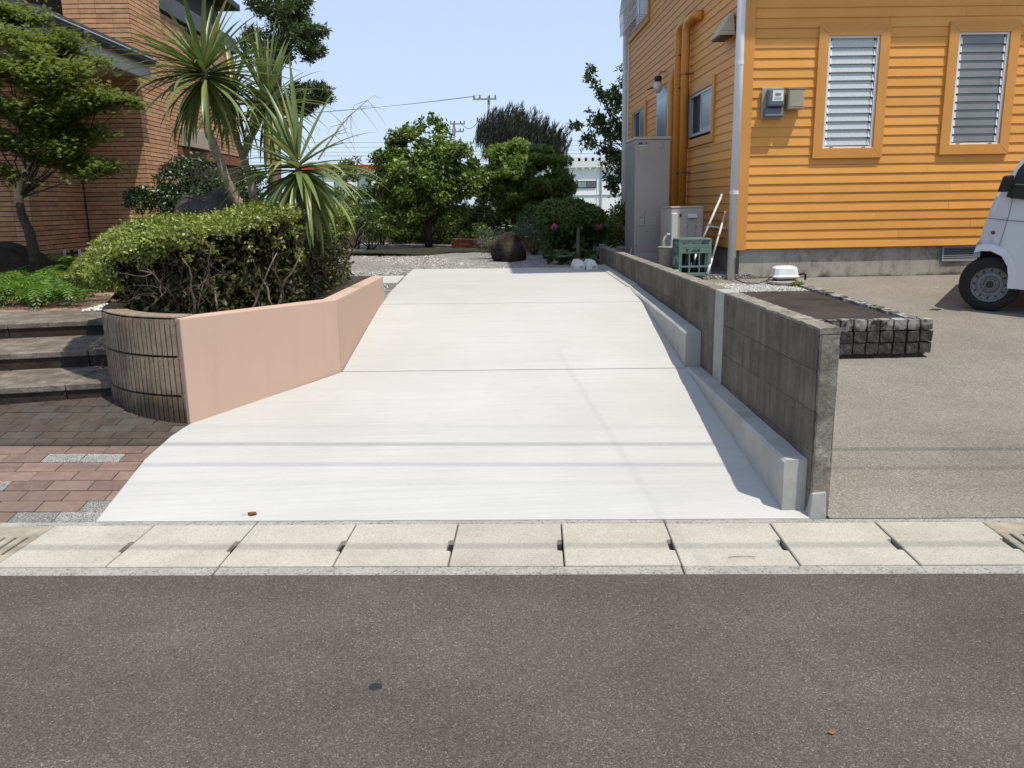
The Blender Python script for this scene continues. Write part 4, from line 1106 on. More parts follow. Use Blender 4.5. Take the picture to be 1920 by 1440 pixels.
# ---- planting bed with granite setts
bd = thing('sett_bed', (2.9, 7.5, .3), 'raised bed edged with rough granite setts beside the block wall', 'raised bed')
def sett(c, s, seed):
    r = random.Random(seed); bm = bmesh.new(); bmesh.ops.create_cube(bm, size=1)
    bmesh.ops.subdivide_edges(bm, edges=bm.edges[:], cuts=1, use_grid_fill=True)
    for v in bm.verts:
        k = 1.03-.012*(abs(v.co.x) > .4)*(abs(v.co.z) > .4)
        v.co = Vector((v.co.x*s[0]*k, v.co.y*s[1]*k, v.co.z*s[2]*k))+Vector((r.uniform(-1, 1), r.uniform(-1, 1), r.uniform(-1, 1)))*.0035
    me = bpy.data.meshes.new('sett'); bm.to_mesh(me); bm.free()
    for p in me.polygons: p.use_smooth = False
    return me
SM = []
for k in range(9):
    me = sett(None, (.094, .094, .094), 40+k); me.materials.append(MATS['sett_stone']); SM.append(me)
def put_sett(x, y, z, sx=1, sy=1, sz=1):
    o = bpy.data.objects.new('sett', rnd.choice(SM)); o.parent = bd; b = BASE[bd]
    o.location = (x-b.x, y-b.y, z-b.z); o.rotation_euler = (rnd.choice((0, math.pi))+rnd.uniform(-.04, .04), rnd.uniform(-.05, .05), rnd.choice((0, math.pi))+rnd.uniform(-.05, .05))
    o.scale = (sx*rnd.uniform(.92, 1.03), sy*rnd.uniform(.94, 1.06), sz*rnd.uniform(.95, 1.03)); col.objects.link(o)
BX0, BX1, BY0 = 1.72, 3.53, 6.44
zg = zlot(6.4)
for row in range(3):
    for k in range(17):
        x = BX1-.052-k*.1075+(0 if row != 1 else .004)
        if x < BX0: break
        put_sett(x, BY0, zg+.035+.047+row*.094, 1.0, 1, .90)
y = BY0+.105
while y < 9.42:
    gz = zlot(y); top = .585+(y-6.4)*.014
    z = top-.047; sx_ = rnd.uniform(.9, 1.12); ly = rnd.uniform(.92, 1.35)
    while z > gz-.03: put_sett(BX1-.05, y, z, sx_, ly, .98); z -= .095
    y += .1*ly+.008
MB().hexa([(BX0-.03, BY0-.03, .2), (BX1-.06, BY0-.03, .2), (BX1-.06, 9.45, .2), (BX0-.03, 9.45, .2), (BX0-.03, BY0-.03, .50), (BX1-.06, BY0-.03, .50), (BX1-.06, 9.45, .56), (BX0-.03, 9.45, .56)]).build('mortar_core', 'ribbed_joint', bd)
MB().hexa([(BX0-.035, BY0+.045, .51), (BX1-.10, BY0+.045, .51), (BX1-.10, 8.72, .545), (BX0-.035, 8.72, .545), (BX0-.035, BY0+.045, .565), (BX1-.10, BY0+.045, .565), (BX1-.10, 8.72, .592), (BX0-.035, 8.72, .592)]).build('asphalt_fill', 'bed_asphalt', bd)
MB().hexa([(BX0-.035, 8.722, .52), (BX1-.10, 8.722, .52), (BX1-.10, 9.61, .52), (BX0-.035, 9.61, .52), (BX0-.035, 8.722, .594), (BX1-.10, 8.722, .594), (BX1-.10, 9.61, .625), (BX0-.035, 9.61, .625)]).build('gravel_fill', 'gravel', bd)
pebbles('gravel', 'fine tan gravel at the house end of the sett bed', (1.75, 3.40), (8.70, 9.55), 5200, lambda x, y: .594+(y-8.72)*.035, .006, .014)

# ---- white air pump on its slab, with cable and hose
ap = thing('air_pump', (3.34, 9.28, .62), 'white plastic air blower on a round slab at the house foot', 'air pump')
ax_, ay_ = 3.345, 9.27
MB().lathe([(.17, 0), (.19, .012), (.19, .035), (.175, .045)], (ax_, ay_, .612), seg=22).build('slab', 'kerb_concrete', ap)
def octo(hx, hy, ch, z): return [(ax_+sx*(hx-(ch if k else 0)), ay_+sy*(hy-(0 if k else ch)), z) for sx, sy, k in ((1, -1, 0), (1, 1, 0), (1, 1, 1), (-1, 1, 1), (-1, 1, 0), (-1, -1, 0), (-1, -1, 1), (1, -1, 1))]
def rings(mb, rs):
    b = len(mb.v); k = len(rs[0])
    for r_ in rs: mb.v += r_
    for i in range(len(rs)-1):
        for j in range(k): j2 = (j+1) % k; mb.f.append((b+i*k+j, b+i*k+j2, b+(i+1)*k+j2, b+(i+1)*k+j))
    mb.f.append(tuple(b+j for j in range(k-1, -1, -1))); mb.f.append(tuple(b+(len(rs)-1)*k+j for j in range(k))); return mb
rings(MB(), [octo(.125, .10, .03, .675), octo(.135, .11, .03, .69)]).build('base', 'unit_grey', ap)
rings(MB(), [octo(.148, .115, .035, .69), octo(.15, .118, .035, .71), octo(.138, .105, .035, .712), octo(.126, .094, .04, .795), octo(.098, .075, .03, .815)]).build('housing', 'white_plastic', ap, bevel=.004)
rings(MB(), [octo(.07, .05, .02, .8155), octo(.062, .045, .02, .823)]).build('lid_badge', 'cover_light', ap)
for sx in (-.09, .09):
    for sy in (-.07, .07): MB().lathe([(.018, 0), (.014, .02)], (ax_+sx, ay_+sy, .656), seg=8).build('foot', 'rubber', ap)
MB().tube([(ax_-.15, ay_, .70), (ax_-.20, ay_-.02, .66), (ax_-.30, ay_-.05, .632), (ax_-.45, ay_+.02, .632), (ax_-.50, ay_+.2, .66), (ax_-.48, ay_+.30, .9)], .007, 6).build('power_cable', 'cable_black', ap, smooth=True)
MB().tube([(ax_+.13, ay_, .705), (ax_+.22, ay_+.02, .725), (ax_+.25, ay_+.02, .715), (ax_+.25, ay_+.02, .655)], .013, 8).build('air_hose', 'rubber', ap, smooth=True)
P_, N_ = clump(rng, (3.42, 9.07, .63), (.07, .05, .03), 700); o = leaves('moss_tuft', P_, N_, .018, 'moss', None, (3.42, 9.07, .61), rng=rng); tag(o, 'yellow green moss tuft on the gravel by the air blower', 'moss')

# ================================================================== BRICK HOUSE ON THE LEFT
BHY = 13.0; BHX = -5.16
bh = thing('brick_house', (-6.2, 13.0, .7), 'terracotta tile clad house with white porch soffit and dark parapet', 'house')
TP, TW = .0665, .237
tiles_far = MB(); tile_n = [0]
def tile(face, u, z, parts):
    """face=(origin Vector, udir Vector, ndir Vector)"""
    O, U, N = face; g_ = .0085; d0, d1 = 0, .011+rnd.uniform(-.0015, .0015)
    a, b, c, d = u+.002, u+TW-.002, z+g_*.8, z+TP-g_*.5
    def P(uu, zz, dd): p = O+U*uu+N*dd; return (p.x, p.y, zz)
    mb = MB() if parts else tiles_far
    bi = len(mb.v)
    mb.v += [P(a, c, d0), P(b, c, d0), P(b, d, d0), P(a, d, d0), P(a, c, d1), P(b, c, d1), P(b, d, d1), P(a, d, d1)]
    mb.f += [tuple(bi+i for i in f) for f in ((4, 5, 6, 7), (0, 1, 5, 4), (1, 2, 6, 5), (2, 3, 7, 6), (3, 0, 4, 7))]
    if parts: mb.build('tile', 'facing_tile', bh, fix=False); tile_n[0] += 1
def tilewall(O, U, N, L, z0, z1, holes=(), sel=None):
    U, N = Vector(U), Vector(N); nu = int(round(L/TW)); 
    for r_ in range(int((z1-z0)/TP)):
        z = z0+r_*TP
        for k in range(nu):
            u = k*TW
            if any(a < u+TW*.5 < b and c < z+TP/2 < d for a, b, c, d in holes): continue
            p = bool(sel and sel(u, z) and tile_n[0] < 300)
            tile((Vector(O), U, N), u, z, p)
xr = BHX; xl_ = pY(130, 420, BHY).x
nf = 4; xl_ = xr-nf*TW
# front wall (right pier)
MB().box(xl_, xr-.001, BHY+.001, BHY+.3, .5, 4.98).build('wall_core', 'tile_joint', bh)
tilewall((xl_, BHY, 0), (1, 0, 0), (0, -1, 0), nf*TW, .70, 4.95, sel=lambda u, z: 2.0 > z > .8 or 3.9 < z < 4.7)
# side wall facing the drive, with a pilaster step
n1 = 5; y1 = BHY+n1*TW
tilewall((BHX, BHY, 0), (0, 1, 0), (1, 0, 0), n1*TW, .70, 4.95, sel=lambda u, z: u < .3 and 4.0 < z < 4.7)
X2 = BHX-.10; n2 = 18; LW = (pX(330, 240, X2), pX(450, 240, X2))
wz1 = pX(345, 25, X2); wz2 = pX(365, 78, X2)
hl = [(max(.2, LW[0].y-y1), LW[1].y-y1, .5, 2.62), (wz1.y-y1-.03, wz2.y-y1+.05, wz2.z-.05, wz1.z+.02)]
tilewall((X2, y1, 0), (0, 1, 0), (1, 0, 0), n2*TW, .70, 4.70, hl)
MB().box(-10, BHX-.0005, BHY+.3, y1, .5, 4.98).build('wall_core', 'tile_joint', bh)
MB().box(-10, X2-.0005, y1, y1+n2*TW, .5, 4.72).build('wall_core', 'tile_joint', bh)
# left wing wall nearer the street and its return
LY = 11.5; lx1 = pY(62, 420, LY).x; nl = 9; lx0 = lx1-nl*TW
MB().box(lx0-3, lx1-.0005, LY+.0005, BHY+.8, .5, 3.9).build('wall_core', 'tile_joint', bh)
tilewall((lx0, LY, 0), (1, 0, 0), (0, -1, 0), nl*TW, .70, 3.65, sel=lambda u, z: u > nl*TW-1.0 and z < 1.8)
tilewall((lx1, LY, 0), (0, 1, 0), (1, 0, 0), 8*TW, .70, 3.65)
MB().box(lx1, xl_, BHY+.75, BHY+.8, .5, 3.9).build('porch_back', 'dark_wood', bh)
nrec = int((xl_-lx1)/TW)
tilewall((lx1, BHY+.5, 0), (1, 0, 0), (0, -1, 0), nrec*TW, .70, 3.65)
npm = tiles_far.build('tiles', 'facing_tile', bh, fix=False); npm['kind'] = 'stuff'
# openings on the side wall
a, b = hl[0][0]+y1, hl[0][1]+y1
wd = MB().box(X2-.25, X2-.2, a, b, .7, 2.6).build('window', 'window_glass', bh)
fr = MB(); fr.box(X2-.2, X2-.08, a, a+.06, .7, 2.42); fr.box(X2-.2, X2-.12, (a+b)/2-.04, (a+b)/2+.04, .7, 2.42); fr.box(X2-.2, X2-.08, a, b, 2.36, 2.42); fr.build('frame', 'dark_fascia', wd)
MB().box(X2-.12, X2+.02, a-.05, b+.05, 2.43, 2.60).build('lintel', 'rust', wd)
MB().box(X2-.02, X2+.10, a+.15, a+1.35, 2.62, 2.95).build('shutter_box', 'beige_panel', bh, bevel=.01)
a, b, c, d = hl[1][0]+y1, hl[1][1]+y1, hl[1][2], hl[1][3]
wd = MB().box(X2-.12, X2-.08, a, b, c, d).build('window', 'window_glass', bh)
fr = MB(); fr.box(X2-.1, X2+.02, a-.01, a+.05, c, d); fr.box(X2-.1, X2+.02, b-.05, b+.01, c, d); fr.box(X2-.1, X2+.02, a+.05, b-.05, c, c+.05); fr.box(X2-.1, X2+.02, a+.05, b-.05, d-.05, d); fr.build('frame', 'dark_fascia', wd)
# dark parapet band, upper storey and its eave
MB().box(-10, X2+.06, y1+.001, y1+n2*TW+.06, 4.72, 5.02).build('parapet', 'dark_fascia', bh, bevel=.01)
MB().box(-10, BHX+.06, BHY-.06, y1, 4.96, 5.10).build('parapet', 'dark_fascia', bh, bevel=.01)
UX = -5.75; e1 = pX(410, 30, UX).y
MB().box(-10, UX, 14.6, e1, 5.02, 5.84).build('upper_wall', 'dark_wood', bh)
MB().box(UX-.06, UX+.02, 15.3, 15.9, 5.3, 5.83).build('upper_window', 'window_glass', bh)
MB().box(-10.5, UX+.35, 14.2, e1+.45, 5.84, 5.96).build('upper_eave', 'dark_wood', bh)
MB().hexa([(-10.5, 14.2, 5.961), (UX+.35, 14.2, 5.961), (UX+.35, e1+.45, 5.961), (-10.5, e1+.45, 5.961), (-9.5, 15.5, 7.2), (-8, 15.5, 7.2), (-8, e1-1, 7.2), (-9.5, e1-1, 7.2)]).build('upper_roof', 'roof_dark', bh)
# porch roof: eave line runs away from the street
pe = pY(275, 108, BHY-.15); PX_, PZ_ = pe.x, pe.z
PY0 = 9.9
MB().box(-12, PX_-.03, PY0+.05, BHY-.02, PZ_-.235, PZ_-.215).build('porch_soffit', 'soffit', bh)
MB().box(PX_-.03, PX_, PY0+.04, BHY-.06, PZ_-.30, PZ_-.09).build('fascia', 'soffit', bh, bevel=.004)
MB().box(-12, PX_-.031, PY0+.02, PY0+.05, PZ_-.30, PZ_-.09).build('fascia', 'soffit', bh, bevel=.004)
gp = [(PX_+.004+.09*math.cos(t)*.55+.045, PZ_-.055+.06*math.sin(t)) for t in np.linspace(math.pi, 2*math.pi, 9)]
mb = MB(); mb.sweep([(x, PY0-.05, z) for x, z in gp]+[(PX_+.10, PY0-.05, PZ_-.04), (PX_-.002, PY0-.05, PZ_-.04)], (0, 0, 0), (0, BHY-.02-PY0, 0)); mb.build('gutter', 'dark_fascia', bh)
MB().tube([(PX_+.112, PY0-.05, PZ_-.035), (PX_+.112, BHY-.08, PZ_-.035)], .012, 8).build('gutter_lip', 'alu', bh)
MB().hexa([(-11, PY0-.05, PZ_+1.2), (PX_+.04, PY0-.05, PZ_-.03), (PX_+.04, BHY-.001, PZ_-.03), (-11, BHY-.001, PZ_+1.2), (-11, PY0-.05, PZ_+1.32), (PX_+.04, PY0-.05, PZ_+.05), (PX_+.04, BHY-.001, PZ_+.05), (-11, BHY-.001, PZ_+1.32)]).build('porch_roof', 'roof_dark', bh)
for k in range(5): MB().box(-10.5, PX_-.25-k*.75, PY0-.01, PY0+.015, PZ_-.07+k*.2, PZ_+.08+k*.2).build('gable_board', 'soffit', bh)
# low picket rail with pots by the porch
rail = thing('porch_rail', (-5.9, 12.1, .72), 'small dark picket rail with white bars under the porch', 'rail')
for k in range(8):
    x = -6.55+k*.11; MB().box(x, x+.035, 12.1, 12.12, .72, 1.02).build('picket', 'white_trim' if k in (4, 6) else 'dark_wood', rail)
MB().box(-6.6, -5.7, 12.121, 12.14, .95, .98).build('top_rail', 'dark_wood', rail)

# ================================================================== VAN
wc = plot(1843, 580); va = R(38)
vxd = Vector((math.cos(va), -math.sin(va), -LS*math.sin(va))).normalized(); vnd = Vector((0, -LS, 1)).normalized(); vyd = vnd.cross(vxd)
vorg = wc+vxd*(1.6-.145)+vyd*(.7-.10)
van = thing('white_van', vorg, 'small white van parked nose towards the driveway by the orange house', 'van')
vm = Matrix((vxd, vyd, vnd)).transposed(); van.rotation_euler = vm.to_euler()
# built in its own frame: s along +X from nose, t across (+Y), z up from ground below wheels
def vloc(s, t, z): return Vector((s-1.6, t-.7, z))
def vbuild(mb, name, m, parent=None, **kw):
    par = parent or van; sv = BASE[par]; BASE[par] = Vector((0, 0, 0)); mb.v = [tuple(vloc(*p)) for p in mb.v]
    o = mb.build(name, m, par, **kw); BASE[par] = sv; BASE[o] = Vector((0, 0, 0)); return o
WR, WS1, WS2 = .262, .175, 2.52
def arch(cx, r_, a0, a1, n_=10): return [(cx+r_*math.cos(t), WR+r_*math.sin(t)) for t in np.linspace(a0, a1, n_)]
sil = [(-.004, .56), (.01, .62), (.03, .78), (.06, .96), (.095, 1.10), (.135, 1.17), (.215, 1.36), (.36, 1.68), (.48, 1.80), (.8, 1.86), (2.6, 1.88), (3.1, 1.84), (3.20, 1.75), (3.26, 1.1), (3.28, .5), (3.24, .30)]
sil += [(WS2+.36, .27)]+[(x, z) for x, z in arch(WS2, .345, .0, math.pi)]+[(WS2-.36, .27), (.36, .25), (.325, .25), (.318, .36), (.295, .46), (.235, .55), (.14, .59), (.06, .585)]
bm = bmesh.new(); vs_ = [bm.verts.new(vloc(x, 0, z)) for x, z in sil]; f = bm.faces.new(vs_)
r_ = bmesh.ops.extrude_face_region(bm, geom=[f]); nv = [v for v in r_['geom'] if isinstance(v, bmesh.types.BMVert)]
for v in nv: v.co.y += 1.40
bmesh.ops.recalc_face_normals(bm, faces=bm.faces)
ed = [e for e in bm.edges if len(e.link_faces) == 2 and e.calc_face_angle(0) > .9 and abs(e.verts[0].co.y-e.verts[1].co.y) < .01 and max(e.verts[0].co.z, e.verts[1].co.z) > .45 and not (min(e.verts[0].co.z, e.verts[1].co.z) < .62 and .02 < e.verts[0].co.x+1.6 < 3.2)]
bmesh.ops.bevel(bm, geom=ed, offset=.05, segments=3, affect='EDGES', profile=.5)
for v in bm.verts:
    if v.co.z > 1.02: v.co.y *= 1-.10*(v.co.z-1.02)/.85
    if v.co.x < -1.45: v.co.y *= .96
bmesh.ops.triangulate(bm, faces=[f for f in bm.faces if len(f.verts) > 4])
me = bpy.data.meshes.new('body'); bm.to_mesh(me); bm.free(); body = link('body', me, 'car_paint', van); BASE[body] = Vector((0, 0, 0))
def inset(z): return .7*.10*max(0, z-1.02)/.85
def panel(name, pts, t, m, th=.004, parent=None):
    mb = MB(); b0 = len(mb.v); k = len(pts)
    mb.v += [(x, t+inset(z), z) for x, z in pts]+[(x, t+inset(z)+.03, z) for x, z in pts]
    mb.f += [tuple(range(k)), tuple(range(2*k-1, k-1, -1))]+[(i, (i+1) % k, k+(i+1) % k, k+i) for i in range(k)]
    return vbuild(mb, name, m, parent)
panel('side_window', [(.325, 1.14), (1.2, 1.14), (1.2, 1.68), (.52, 1.68), (.41, 1.50)], -.006, 'window_glass')
panel('side_window', [(1.40, 1.16), (2.25, 1.16), (2.25, 1.68), (1.40, 1.68)], -.006, 'window_glass')
panel('pillar_trim', [(.185, 1.10), (.33, 1.08), (.33, 1.17), (.42, 1.52), (.50, 1.69), (.45, 1.70), (.24, 1.34)], -.008, 'black_plastic')
mb = MB(); mb.hexa([(.145, .10, 1.21), (.145, 1.30, 1.21), (.345, 1.24, 1.66), (.345, .16, 1.66), (.18, .10, 1.19), (.18, 1.30, 1.19), (.39, 1.24, 1.64), (.39, .16, 1.64)]); vbuild(mb, 'windscreen', 'window_glass')
def seam(pts, w=.006): 
    mb = MB()
    for (x0, z0), (x1, z1) in zip(pts[:-1], pts[1:]):
        d = Vector((x1-x0, z1-z0)).normalized(); n_ = Vector((-d.y, d.x))*w/2
        q = [(x0-n_.x, z0-n_.y), (x1-n_.x, z1-n_.y), (x1+n_.x, z1+n_.y), (x0+n_.x, z0+n_.y)]
        mb.v_ = len(mb.v); mb.v += [(x, -.0015+inset(z), z) for x, z in q]; mb.f.append(tuple(range(mb.v_, mb.v_+4)))
    return vbuild(mb, 'panel_seam', 'tank_side', body, fix=False)
seam([(.24, 1.10), (.235, .95), (.21, .72), (.19, .61)]); seam([(1.32, 1.75), (1.32, .3)]); seam([(.06, .895), (.24, .885), (1.32, .855), (3.3, .84)], .008)
hd = MB(); hd.hexa([(.60+.5, -.012, .93), (.74+.5, -.012, .93), (.74+.5, .0, .93), (.60+.5, .0, .93), (.60+.5, -.02, .96), (.74+.5, -.02, .96), (.74+.5, .0, .96), (.60+.5, .0, .96)]); vbuild(hd, 'door_handle', 'black_plastic')
# flare around the front arch
mb = MB()
A1 = [(.325, .25), (.318, .36), (.295, .46), (.235, .55), (.14, .59), (.06, .585), (.0, .565)]; A2 = [(.385, .25), (.378, .38), (.35, .50), (.275, .61), (.15, .655), (.06, .65), (.012, .63)]
for i in range(6):
    q = [A1[i], A1[i+1], A2[i+1], A2[i]]; b0 = len(mb.v); mb.v += [(max(x, .0), -.012 if k < 2 else -.001, z) for k, (x, z) in enumerate(q)]; mb.f.append((b0, b0+1, b0+2, b0+3))
vbuild(mb, 'arch_flare', 'car_paint', fix=False)
mb = MB(); mb.lathe([(.018, 0), (.018, -.012), (.01, -.016)], (0, 0, 0), 'y', 12); mb.v = [(x+.13, y, z+.765) for x, y, z in mb.v]; vbuild(mb, 'side_marker', 'lens_orange')
mb = MB(); mb.hexa([(.115, -.14, 1.15), (.185, -.14, 1.15), (.215, -.03, 1.15), (.15, -.03, 1.15), (.145, -.14, 1.30), (.205, -.14, 1.30), (.235, -.03, 1.30), (.18, -.03, 1.30)]); vbuild(mb, 'side_mirror', 'black_plastic', bevel=.02, seg=2)
mb = MB(); mb.hexa([(.22, -.035, 1.09), (.36, -.035, 1.09), (.36, .01, 1.09), (.22, .01, 1.09), (.24, -.035, 1.22), (.34, -.035, 1.22), (.34, .01, 1.22), (.24, .01, 1.22)]); vbuild(mb, 'mirror_stalk', 'black_plastic', bevel=.006)
mb = MB(); mb.hexa([(-.012, .02, .50), (.05, .02, .52), (.05, .35, .50), (-.012, .35, .50), (.008, .02, .66), (.04, .02, .66), (.04, .35, .66), (.008, .35, .66)]); vbuild(mb, 'headlamp', 'frosted_glass')
mb = MB(); mb.box(.62, 2.2, .01, .05, .20, .30); vbuild(mb, 'sill', 'car_paint')
mb = MB(); mb.box(.75, 2.9, .12, 1.25, .2, .32); mb.box(.02, .58, .22, 1.18, .3, .66); vbuild(mb, 'underbody', 'black_plastic')
def wheel(s, t, front):
    sgn = 1 if t < .7 else -1
    mb = MB(); prof = [(.165, .0), (.19, -.004), (.245, .0), (.262, .012), (.265, .03), (.265, .115), (.262, .135), (.245, .147), (.165, .147)]
    mb.lathe([(r, h*1.0) for r, h in prof], (0, 0, 0), 'y', 36, False)
    steer = .16 if front else 0
    def place(m):
        m.v = [(s+x*math.cos(steer)-(y*sgn)*math.sin(steer), t+(y*sgn)*math.cos(steer)+x*math.sin(steer)*(1), z+WR) for x, y, z in m.v]; return m
    wh = vbuild(place(mb), 'wheel', 'rubber', smooth=True)
    rim = MB(); rim.lathe([(.168, .0), (.158, .006), (.150, .03), (.120, .034), (.112, .022), (.085, .020), (.078, .045), (.05, .047), (.048, .02), (.02, .018)], (0, 0, 0), 'y', 36, False)
    rm = vbuild(place(rim), 'rim', 'steel_wheel', wh, smooth=False)
    cap = MB(); cap.lathe([(.034, .018), (.03, .004), (.005, .002)], (0, 0, 0), 'y', 16); vbuild(place(cap), 'hub_cap', 'black_plastic', wh)
    hl_ = MB()
    for k in range(12):
        th = k*math.pi/6; q = MB().lathe([(.010, .0), (.010, .006)], (.134*math.cos(th), .0285, .134*math.sin(th)), 'y', 8); b0 = len(hl_.v); hl_.v += q.v; hl_.f += [tuple(b0+i for i in f) for f in q.f]
    vbuild(place(hl_), 'vent_hole', 'hole_dark', wh)
    nuts = MB()
    for k in range(4):
        th = k*math.pi/2+.4; q = MB().lathe([(.010, .022), (.008, .008)], (.06*math.cos(th), .0, .06*math.sin(th)), 'y', 6); b0 = len(nuts.v); nuts.v += q.v; nuts.f += [tuple(b0+i for i in f) for f in q.f]
    vbuild(place(nuts), 'wheel_nut', 'tank_side', wh)
for s, t, fr_ in ((WS1, .025, True), (WS1, 1.375, True), (WS2, .025, False), (WS2, 1.375, False)): wheel(s, t, fr_)

# ================================================================== SMALL CONCRETE WEDGES AND LOOSE BITS
for i, (px, lab) in enumerate(((1087, 'chamfered white concrete wheel stop block, the one further from the wall'), (1110, 'chamfered white concrete wheel stop block, the one next to the block wall'))):
    c = pZ(px, 506, .712); t = thing('wheel_stop', (c.x, c.y+.12, .712), lab, 'wheel stop')
    x, y, z = c.x, c.y, .712; w2 = .072
    q0 = [(x-w2, y), (x+w2, y), (x+w2, y+.42), (x-w2, y+.42)]
    rings(MB(), [[(a, b, z-.002) for a, b in q0], [(a, b, z+.05) for a, b in q0], [(x-w2*.55, y+.02, z+.115), (x+w2*.55, y+.02, z+.115), (x+w2*.55, y+.40, z+.115), (x-w2*.55, y+.40, z+.115)]]).build('body', 'white_stone', t, bevel=.006)
    MB().box(x+.0, x+.05, y-.0015, y+.002, z+.018, z+.052).build('recess', 'cast_concrete', t)
lf = thing('dry_leaf', pZ(473, 967, .012), 'curled brown dry leaf lying on the white driveway by the gutter', 'leaf')
b = BASE[lf]; mb = MB()
for k in range(5):
    a0, a1 = -.022+.009*k, -.022+.009*(k+1); w0, w1 = .013*math.sin(math.pi*(k+.2)/5.4), .013*math.sin(math.pi*(k+1.2)/5.4)
    mb.poly([(b.x+a0, b.y-w0, b.z+.012+abs(a0)*.3), (b.x+a1, b.y-w1, b.z+.012+abs(a1)*.3), (b.x+a1, b.y, b.z+.001), (b.x+a0, b.y, b.z+.001)]); mb.poly([(b.x+a0, b.y, b.z+.001), (b.x+a1, b.y, b.z+.001), (b.x+a1, b.y+w1, b.z+.018), (b.x+a0, b.y+w0, b.z+.018)])
mb.build('blade', 'dead_leaf', lf, fix=False); MB().tube([(b.x-.03, b.y, b.z+.008), (b.x-.05, b.y-.008, b.z+.014)], .0012, 5).build('stem', 'dead_leaf', lf)
lf = thing('dry_leaf', pZ(1560, 1374, 0), 'tiny tan dry leaf lying on the open asphalt road', 'leaf'); b = BASE[lf]
MB().poly([(b.x-.014, b.y, b.z+.004), (b.x, b.y-.008, b.z+.001), (b.x+.014, b.y, b.z+.005)]).poly([(b.x-.014, b.y, b.z+.004), (b.x+.014, b.y, b.z+.005), (b.x, b.y+.008, b.z+.007)]).build('blade', 'dead_leaf', lf, fix=False)
MB().tube([(b.x-.014, b.y, b.z+.004), (b.x-.022, b.y-.003, b.z+.006)], .0008, 5).build('stem', 'dead_leaf', lf)
c = pZ(704, 1287, -.003)
tag(MB().lathe([(.023, 0), (.021, .0012), (.015, .002)], (c.x, c.y, -.0035), seg=24).build('tar_spot', 'cable_black', base=(c.x, c.y, -.003)), 'round black tar spot on the asphalt road', 'tar spot')
c = pZ(1390, 1046, .004)
tag(MB().tube([(c.x-.06, c.y-.003, .009), (c.x-.03, c.y+.008, .008), (c.x+.03, c.y+.008, .008), (c.x+.06, c.y-.006, .009)], .0013, 5).build('dry_stalk', 'twig', base=(c.x, c.y, .004)), 'thin curved dry stalk lying on a gutter cover', 'stalk')

# ================================================================== VEGETATION
def tree(name, label, base, trunk, limbsC, r_lim, bark, group=None, cat='tree'):
    t = thing(name, base, label, cat, group); mb = MB()
    mb.tube([p for p, r in trunk], [r for p, r in trunk], 10)
    limbs(rng, mb, trunk[-1][0], limbsC, r_lim)
    mb.build('trunk', bark, t, smooth=True, fix=False); return t
def sel(C, k): return [C[i] for i in rng.choice(len(C), min(k, len(C)), replace=False)]
# hedge in the planter
hz = thing('hedge', (-2.2, 6.8, .80), 'clipped yellow green hedge with a bare twiggy cut face above the pink wall', 'hedge')
HF = [(-2.05, 5.62), (-1.45, 6.35), (-1.33, 8.3), (-1.55, 8.9), (-2.4, 8.7), (-3.05, 7.6), (-3.22, 6.7), (-3.0, 6.05), (-2.55, 5.60)]
HFv = [Vector(p) for p in HF]
def inside(x, y):
    c = False; k = len(HF); j = k-1
    for i in range(k):
        if (HF[i][1] > y) != (HF[j][1] > y) and x < (HF[j][0]-HF[i][0])*(y-HF[i][1])/(HF[j][1]-HF[i][1])+HF[i][0]: c = not c
        j = i
    return c
def edist(x, y):
    p = Vector((x, y)); best = 9
    for i in range(len(HF)):
        a, b = HFv[i], HFv[(i+1) % len(HF)]; t = max(0, min(1, (p-a).dot(b-a)/(b-a).length_squared)); best = min(best, (p-a-(b-a)*t).length)
    return best
def htop(x, y):
    # higher to the back and right, low rounded rim to the front left
    zt = 1.55-.17*max(0, (-2.0-x))/1.2-.10*max(0, 6.6-y)
    lft = (y-5.6)*.0
    d = edist(x, y); cut = x > -2.1 and (x-(-2.05)) > -.2
    rim = .20*max(0, 1-d/.28)**2 if not (x > -2.0) else .03*max(0, 1-d/.1)
    if y < 6.2 and x > -2.62: rim = min(rim, .04)
    if y > 8: zt -= .25*(y-8)
    return zt-rim+.025*math.sin(x*7+y*3)+.02*math.sin(y*9-x*4)
P, N = [], []
while len(P) < 48000:
    x, y = rng.uniform(-3.25, -1.3), rng.uniform(5.5, 8.95)
    if not inside(x, y): continue
    P.append((x, y, htop(x, y)-abs(rng.normal())*.03+(.05*rng.random() if rng.random() < .08 else 0))); d = edist(x, y)
    N.append((0, 0, 1))
P, N = np.array(P), np.array(N, float)
# left and front-left flank, leaves down the side
Q, M_ = [], []
flank = [(-2.02, 5.60), (-2.55, 5.58), (-3.02, 6.05), (-3.25, 6.7), (-3.08, 7.6), (-2.4, 8.7)]
for i in range(len(flank)-1):
    a, b = Vector(flank[i]), Vector(flank[i+1]); n_ = Vector((b.y-a.y, -(b.x-a.x))).normalized()*-1
    if n_.x > 0 and i > 0: n_ = -n_
    if i == 0: n_ = Vector((0, -1))
    k = int((b-a).length*(9500 if i else 2500))
    for _ in range(k):
        t = rng.random(); p = a.lerp(b, t); h = rng.random()
        zt = htop(p.x*.97-.06, p.y*.98+.14); low = (1.02 if i > 0 else 1.20+.10*(1-t))
        z = zt-(zt-low)*h**1.25; bulge = .09*math.sin(math.pi*min(1, (1-h)+.15))
        off = n_*(bulge-abs(rng.normal())*.05-.10*h); Q.append((p.x+off.x, p.y+off.y, z)); M_.append((n_.x, n_.y, .5))
P = np.concatenate([P, np.array(Q)]); N = np.concatenate([N, np.array(M_, float)])
leaves('crown', P, N, .027, 'leaf_hedge', hz, aspect=.62, jit=.55, rng=rng)
